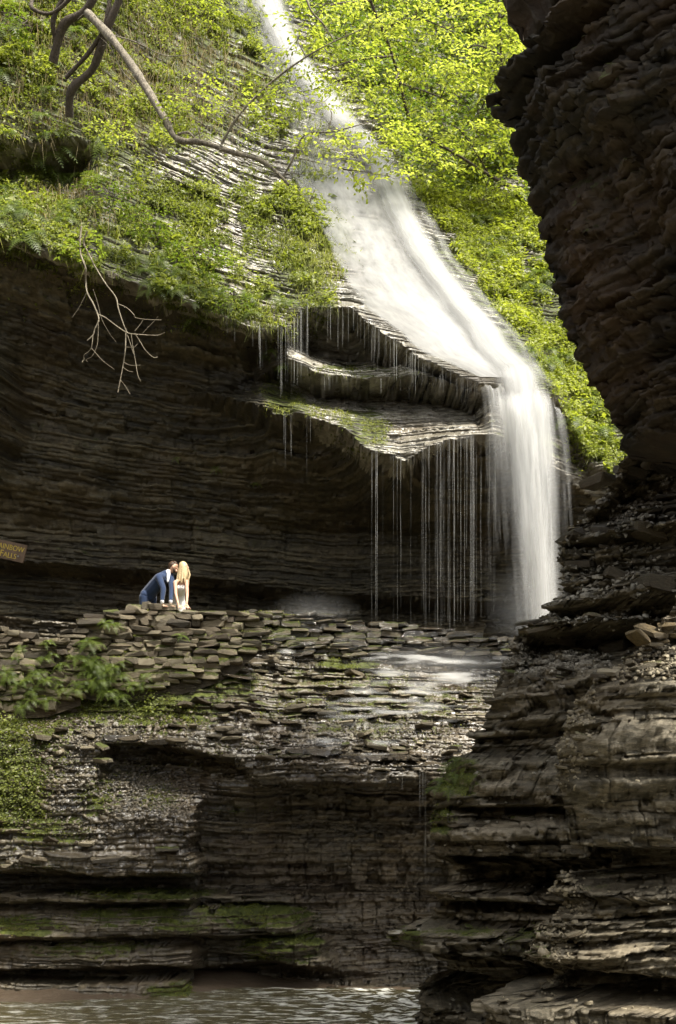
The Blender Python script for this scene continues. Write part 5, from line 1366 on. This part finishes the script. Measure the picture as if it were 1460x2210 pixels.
V[:, 1] *= 1
o = mesh_obj('dead_branch', V, F, M['twig'], None, None, True)
tag(o, 'bare dead forked branch hanging in front of the dark alcove', 'branch')

# ---------------------------------------------------------------- sign on the alcove wall
M['board'] = simple('sign_board', (0.115, 0.075, 0.045), 0.7, .3, 6, .3)
M['yellow'] = simple('yellow_paint', (0.50, 0.38, 0.05), 0.55, .12, 20)
M['bolt'] = simple('bolt_metal', (0.25, 0.24, 0.22), 0.45, .2, 20)
def box_mesh(name, lo, hi, mat, parent, bev=0.008):
    import bmesh
    bm = bmesh.new(); bmesh.ops.create_cube(bm, size=1)
    for v in bm.verts:
        for k in range(3): v.co[k] = lo[k] + (hi[k] - lo[k]) * (v.co[k] + .5)
    bmesh.ops.bevel(bm, geom=bm.edges[:], offset=bev, segments=2, affect='EDGES')
    me = bpy.data.meshes.new(name); bm.to_mesh(me); bm.free(); me.materials.append(mat)
    o = bpy.data.objects.new(name, me); COL.objects.link(o); o.parent = parent
    return o
SY = 28.75
sign = empty('sign', W(8, 1186, SY), 'brown wooden sign with yellow letters fixed to the alcove wall', 'sign')
sign.rotation_euler = (0, R(13.5), R(-8))
box_mesh('board', (-.60, -.02, -.215), (.555, .03, .215), M['board'], sign)
def letters(body, big, size, x, z, nm='lettering'):
    cu = bpy.data.curves.new(nm, 'FONT'); cu.body = body; cu.size = size; cu.extrude = 0.006
    cu.small_caps_scale = 0.80; cu.align_x = 'LEFT'; cu.offset = -0.0015
    cu.space_character = 1.02
    for i in range(1, len(body)): cu.body_format[i].use_small_caps = True
    cu.materials.append(M['yellow'])
    tmp = bpy.data.objects.new(nm, cu); COL.objects.link(tmp)
    me = bpy.data.meshes.new_from_object(tmp.evaluated_get(bpy.context.evaluated_depsgraph_get()))
    bpy.data.objects.remove(tmp); bpy.data.curves.remove(cu)
    me.materials.clear(); me.materials.append(M['yellow'])
    o = bpy.data.objects.new(nm, me); COL.objects.link(o); o.parent = sign
    o.rotation_euler = (R(90), 0, 0); o.location = (x, -.024, z); o.scale = (.86, 1, 1)
    return o
letters('Rainbow', 1, .225, -.25, .02); letters('Falls', 1, .225, -.06, -.165)
for bx_ in (.40, -.5):
    import bmesh
    bm = bmesh.new(); bmesh.ops.create_cone(bm, cap_ends=True, segments=10, radius1=.024, radius2=.018, depth=.02)
    me = bpy.data.meshes.new('bolt'); bm.to_mesh(me); bm.free(); me.materials.append(M['bolt'])
    share('bolt', me, sign, Matrix.Translation((bx_, -.03, -.085)) @ Matrix.Rotation(R(90), 4, 'X'))

# ---------------------------------------------------------------- the couple
M['skin'] = simple('skin', (0.50, 0.30, 0.20), 0.5, .06, 20)
M['suit'] = simple('blue_suit', (0.018, 0.034, 0.080), 0.8, .18, 60, .1, .2, .2)
M['shirt'] = simple('white_shirt', (0.62, 0.62, 0.62), 0.8, .05, 30)
M['dress'] = simple('lace_dress', (0.80, 0.77, 0.72), 0.8, .12, 50, .3)
M['blond'] = simple('blond_hair', (0.52, 0.40, 0.22), 0.5, .3, 40, .3)
M['brown_hair'] = simple('brown_hair', (0.055, 0.03, 0.015), 0.5, .3, 40, .3)
M['eye'] = simple('dark_eye', (0.03, 0.02, 0.015), 0.3, .1, 10)

def ellip(c, r3, rot=None, seg=14, rings=9):
    th = np.linspace(0, math.pi, rings + 1); ph = np.arange(seg) * 2 * math.pi / seg
    V = [np.array([0, 0, 1.0])]
    for t_ in th[1:-1]:
        for p in ph: V.append(np.array([math.sin(t_) * math.cos(p), math.sin(t_) * math.sin(p), math.cos(t_)]))
    V.append(np.array([0, 0, -1.0]))
    V = np.array(V) * np.array(r3)
    if rot is not None: V = V @ np.array(rot.to_3x3()).T
    V = V + np.array(c)
    F = []
    for i in range(seg): F.append((0, 1 + i, 1 + (i + 1) % seg))
    for k in range(rings - 2):
        for i in range(seg):
            a = 1 + k * seg + i; b = 1 + k * seg + (i + 1) % seg
            F += [(a, a + seg, b + seg), (a, b + seg, b)]
    l = len(V) - 1
    for i in range(seg): F.append((l, 1 + (rings - 2) * seg + (i + 1) % seg, 1 + (rings - 2) * seg + i))
    return V, F
def limb(p0, r0, p1, r1, seg=12):
    """closed tapered capsule"""
    p0 = np.array(p0, float); p1 = np.array(p1, float)
    n = 7
    T = nrm((p1 - p0)[None])[0]; A = nrm(np.cross(T, [.31, .9, .2])[None])[0]; B = np.cross(T, A)
    L = np.linalg.norm(p1 - p0)
    prof = [(-r0 * .99, .14 * r0), (-r0 * .7, .71 * r0), (0, r0)] + [(L * k / 3, r0 + (r1 - r0) * k / 3) for k in (1, 2, 3)] + [(L + r1 * .7, .71 * r1), (L + r1 * .99, .14 * r1)]
    V = []
    for s, rr in prof:
        for k in range(seg):
            an = 2 * math.pi * k / seg
            V.append(p0 + T * s + rr * (math.cos(an) * A + math.sin(an) * B))
    m = len(prof); F = []
    for i in range(m - 1):
        for k in range(seg):
            k2 = (k + 1) % seg
            F += [(i * seg + k, i * seg + k2, (i + 1) * seg + k2), (i * seg + k, (i + 1) * seg + k2, (i + 1) * seg + k)]
    c0 = len(V); V.append(p0 - T * r0); c1 = len(V); V.append(p1 + T * r1)
    for k in range(seg):
        k2 = (k + 1) % seg
        F += [(c0, k2, k), (c1, (m - 1) * seg + k, (m - 1) * seg + k2)]
    return np.array(V), F
def body(name, pieces, mat, parent, voxel=0.012, smooth_it=3, add_noise=0):
    V = []; F = []; n = 0
    for v, f in pieces:
        V.append(v); F += [tuple(a + n for a in q) for q in f]; n += len(v)
    o = mesh_obj(name, np.concatenate(V), F, mat, parent)
    m = o.modifiers.new('remesh', 'REMESH'); m.mode = 'VOXEL'; m.voxel_size = voxel; m.use_smooth_shade = True
    m2 = o.modifiers.new('smooth', 'SMOOTH'); m2.iterations = smooth_it; m2.factor = 0.5
    return o
def chain(pts):
    return [limb(pts[i][0], pts[i][1], pts[i + 1][0], pts[i + 1][1]) for i in range(len(pts) - 1)]
def hand(wrist, tip_dir, side, spread=1.0):
    """palm resting on the stone with four fingers and a thumb; tip_dir forward, side towards the thumb"""
    w = np.array(wrist, float); d = nrm(np.array(tip_dir, float)[None])[0]; s = nrm(np.array(side, float)[None])[0]
    out = chain([(w, .024), (w + d * .05, .030)]) + chain([(w + d * .04 - s * .018, .017), (w + d * .085 - s * .026, .014)]) + chain([(w + d * .04 + s * .018, .017), (w + d * .085 + s * .026, .014)])
    for k, (o_, L) in enumerate(((.033, .065), (.011, .075), (-.011, .070), (-.033, .052))):
        b = w + d * .078 + s * o_
        m = b + d * L * .5 + s * o_ * .25 * spread + np.array([0, 0, .010]); e = m + d * L * .5 + s * o_ * .2 * spread - np.array([0, 0, .012])
        out += chain([(b, .0095), (m, .0085), (e, .0072)])
    b = w + d * .02 + s * .028
    out += chain([(b, .012), (b + s * .03 + d * .03, .0105), (b + s * .04 + d * .06, .009)])
    return out
def pw(px, py, Y): return np.array(W(px, py, Y))

# man: bent forward, both hands on the wall
gz = 3.63
man = empty('person', (-3.98, 25.6, gz), 'person in a blue suit leaning forward with both hands on the wall', 'person')
hipL, hipR = np.array((-4.04, 25.45, 4.50)), np.array((-3.90, 25.66, 4.50))
shR, shL = pw(343, 1241, 25.18), pw(368, 1236, 25.42)
neck, head = pw(364, 1229, 25.33), pw(375, 1219, 25.36)
elR, elL = pw(353, 1265, 25.06), pw(371.5, 1264, 25.22)
wrR, wrL = pw(350.5, 1296, 24.98), pw(369, 1296, 25.06)
ztop = lambda px, Y: None
hR = hand(wrR + np.array([0, -.005, -.03]), (.6, -.55, -.42), (.6, .5, .1)); hL = hand(wrL + np.array([0, -.005, -.03]), (.45, -.7, -.42), (-.7, -.3, .1))
hd = Matrix.Rotation(R(35), 4, 'Y') @ Matrix.Rotation(R(20), 4, 'Z')
body('body', [ellip(head, (.078, .092, .112), hd), limb(neck + np.array([-.04, 0, -.03]), .06, head + np.array([-.02, 0, -.05]), .052),
              limb(wrR + np.array([0, 0, .08]), .030, wrR, .026), limb(wrL + np.array([0, 0, .08]), .030, wrL, .026),
              ellip(head + np.array([.086, -.02, -.035]), (.018, .016, .020)), ellip(head + np.array([.0, -.09, -.01]), (.018, .012, .03)), ellip(head + np.array([.055, -.02, -.085]), (.035, .04, .03))] + hR + hL + chain([(neck + np.array([-.04, 0, -.04]), .05), (shR, .04), (elR, .034), (wrR, .026)]) + chain([(neck + np.array([-.04, 0, -.04]), .05), (shL, .04), (elL, .034), (wrL, .026)]), M['skin'], man, .0085, 2)
chest = 0.5 * (shR + shL) + np.array([-.08, .03, -.06]); waist = np.array((-3.86, 25.50, 4.68))
body('jacket', [limb(chest, .150, waist, .135), limb(waist, .140, 0.5 * (hipL + hipR) + np.array([0, 0, .03]), .150), limb(shR, .078, shL, .078), limb(chest, .14, neck + np.array([-.06, 0, -.06]), .10)] +
     chain([(shR, .080), (elR, .060), (wrR + np.array([0, 0, .05]), .042)]) + chain([(shL, .080), (elL, .060), (wrL + np.array([0, 0, .05]), .042)]) +
     [limb(hipL + np.array([.02, 0, .05]), .10, hipR + np.array([0, 0, .05]), .10), limb(chest, .15, 0.5 * (hipL + hipR) + np.array([-.02, 0, .06]), .145)], M['suit'], man, .012, 2)
body('trousers', chain([(hipL, .100), (np.array((-4.03, 25.43, 4.06)), .070), (np.array((-4.04, 25.47, 3.68)), .055)]) + chain([(hipR, .100), (np.array((-3.88, 25.64, 4.06)), .070), (np.array((-3.88, 25.68, 3.68)), .055)]) + [limb(hipL, .10, hipR, .10)], M['suit'], man, .013, 3)
body('shirt', [limb(neck + np.array([-.025, -.02, -.035]), .064, neck + np.array([-.005, -.015, -.005]), .058), limb(neck + np.array([.01, -.05, -.05]), .045, pw(362.5, 1250, 25.20), .022)], M['shirt'], man, .010, 2)
for wr in (wrR, wrL):
    body('shirt_cuff', [limb(wr + np.array([0, 0, .045]), .042, wr + np.array([0, 0, .012]), .040)], M['shirt'], man, .007, 1)
body('hair', [ellip(head + np.array([-.022, .008, .035]), (.092, .098, .098), hd), ellip(head + np.array([.035, -.01, .085]), (.06, .065, .035), hd), ellip(head + np.array([-.06, 0, -.01]), (.05, .075, .07))], M['brown_hair'], man, .009, 2)
body('beard', [ellip(head + np.array([.05, -.012, -.088]), (.034, .045, .028)), ellip(head + np.array([.022, -.058, -.066]), (.03, .022, .040))], M['brown_hair'], man, .008, 2)
for sx in (0, 1):
    body('shoe', [limb((-4.04 + sx * .16, 25.5 + sx * .2, gz + .045), .05, (-3.90 + sx * .16, 25.40 + sx * .2, gz + .035), .042)], M['brown_hair'], man, .012, 2)

# woman: long blond hair, strapless dress, looking to the right
wom = empty('person', (-3.28, 25.6, gz), 'person with long blond hair in a strapless white lace dress, arms braced on wall', 'person')
sR, sL = pw(378.5, 1252, 25.22), pw(403, 1250, 25.32)
wn_, wh = pw(391, 1240, 25.34), pw(397.5, 1219, 25.36)
eR, eL = pw(380, 1277, 25.10), pw(404.5, 1277, 25.20)
rR, rL = pw(385, 1298, 24.98), pw(403.5, 1297, 25.04)
wchest, wwaist, whip = pw(391, 1259, 25.37), pw(389, 1277, 25.50), pw(385, 1293, 25.60)
hh = Matrix.Rotation(R(-8), 4, 'Y')
body('body', [ellip(wh, (.082, .088, .108), hh), limb(wn_ + np.array([0, 0, -.04]), .045, wh + np.array([-.01, .01, -.06]), .043), limb(sR, .042, wn_ + np.array([-.02, 0, -.07]), .05), limb(sL, .042, wn_ + np.array([.02, 0, -.07]), .05), limb(wn_ + np.array([0, 0, -.08]), .085, wchest, .095),
              ellip(wh + np.array([.088, -.03, -.012]), (.022, .016, .018)), ellip(wh + np.array([.076, -.03, -.05]), (.016, .020, .010)), ellip(wh + np.array([.062, -.03, -.088]), (.024, .028, .022)), ellip(wh + np.array([.07, -.03, .03]), (.018, .03, .02)), ellip(wh + np.array([.0, -.083, -.01]), (.016, .010, .026))] +
     chain([(sR, .045), (eR, .034), (rR, .024)]) + chain([(sL, .045), (eL, .034), (rL, .024)]) +
     hand(rR + np.array([0, 0, -.02]), (.45, -.5, -.6), (.7, .4, .1)) + hand(rL + np.array([0, 0, -.02]), (.25, -.5, -.75), (-.8, -.2, .1), 1.6) +
     chain([(wchest, .09), (wwaist, .08), (whip, .09), (np.array((-3.30, 25.62, 4.2)), .075), (np.array((-3.30, 25.6, 3.70)), .04)]), M['skin'], wom, .008, 2)
for dx in (-.022, .012):
    body('eye', [ellip(wh + np.array([.068 - .02 * (dx < 0), -.058 + .03 * (dx > 0) - .02 * (dx < 0), .008]), (.009, .009, .007), None, 8, 6)], M['eye'], wom, .004, 0)
skirt = [limb(wchest + np.array([0, .0, -.045]), .105, wwaist, .098), limb(wwaist, .100, whip, .150), limb(whip, .155, whip + np.array([.0, .02, -.35]), .165), limb(whip + np.array([0, .02, -.3]), .17, whip + np.array([-.02, .06, -.62]), .24),
         limb(wchest + np.array([-.05, -.06, -.045]), .055, wchest + np.array([-.045, -.055, -.07]), .055), limb(wchest + np.array([.055, -.05, -.045]), .055, wchest + np.array([.05, -.045, -.07]), .055)]
body('dress', skirt, M['dress'], wom, .012, 3)
r_ = np.random.default_rng(801)
hp = [ellip(wh + np.array([-.018, .012, .022]), (.094, .100, .104), hh), ellip(wh + np.array([-.05, .02, -.07]), (.07, .085, .10))]
for i in range(26):
    f = i / 25.0
    an = R(-200) + f * R(250)
    st_ = wh + np.array([-.012 + .075 * math.cos(an), .01 + .08 * math.sin(an), .02])
    if st_[0] - wh[0] > .05 and st_[1] < wh[1]: continue
    ln_ = .30 + .12 * r_.random()
    m_ = st_ + np.array([r_.normal(0, .012) + .02 * math.cos(an), .025 * math.sin(an), -ln_ * .5]); e_ = m_ + np.array([r_.normal(-.012, .025), -.03 + .01 * math.sin(an), -ln_ * .5])
    hp += chain([(st_, .024), (m_, .022), (e_, .009)])
body('hair', hp, M['blond'], wom, .0085, 1)

for p_ in (man, wom):                       # hands down on the stones
    p_.location.z -= 0.05
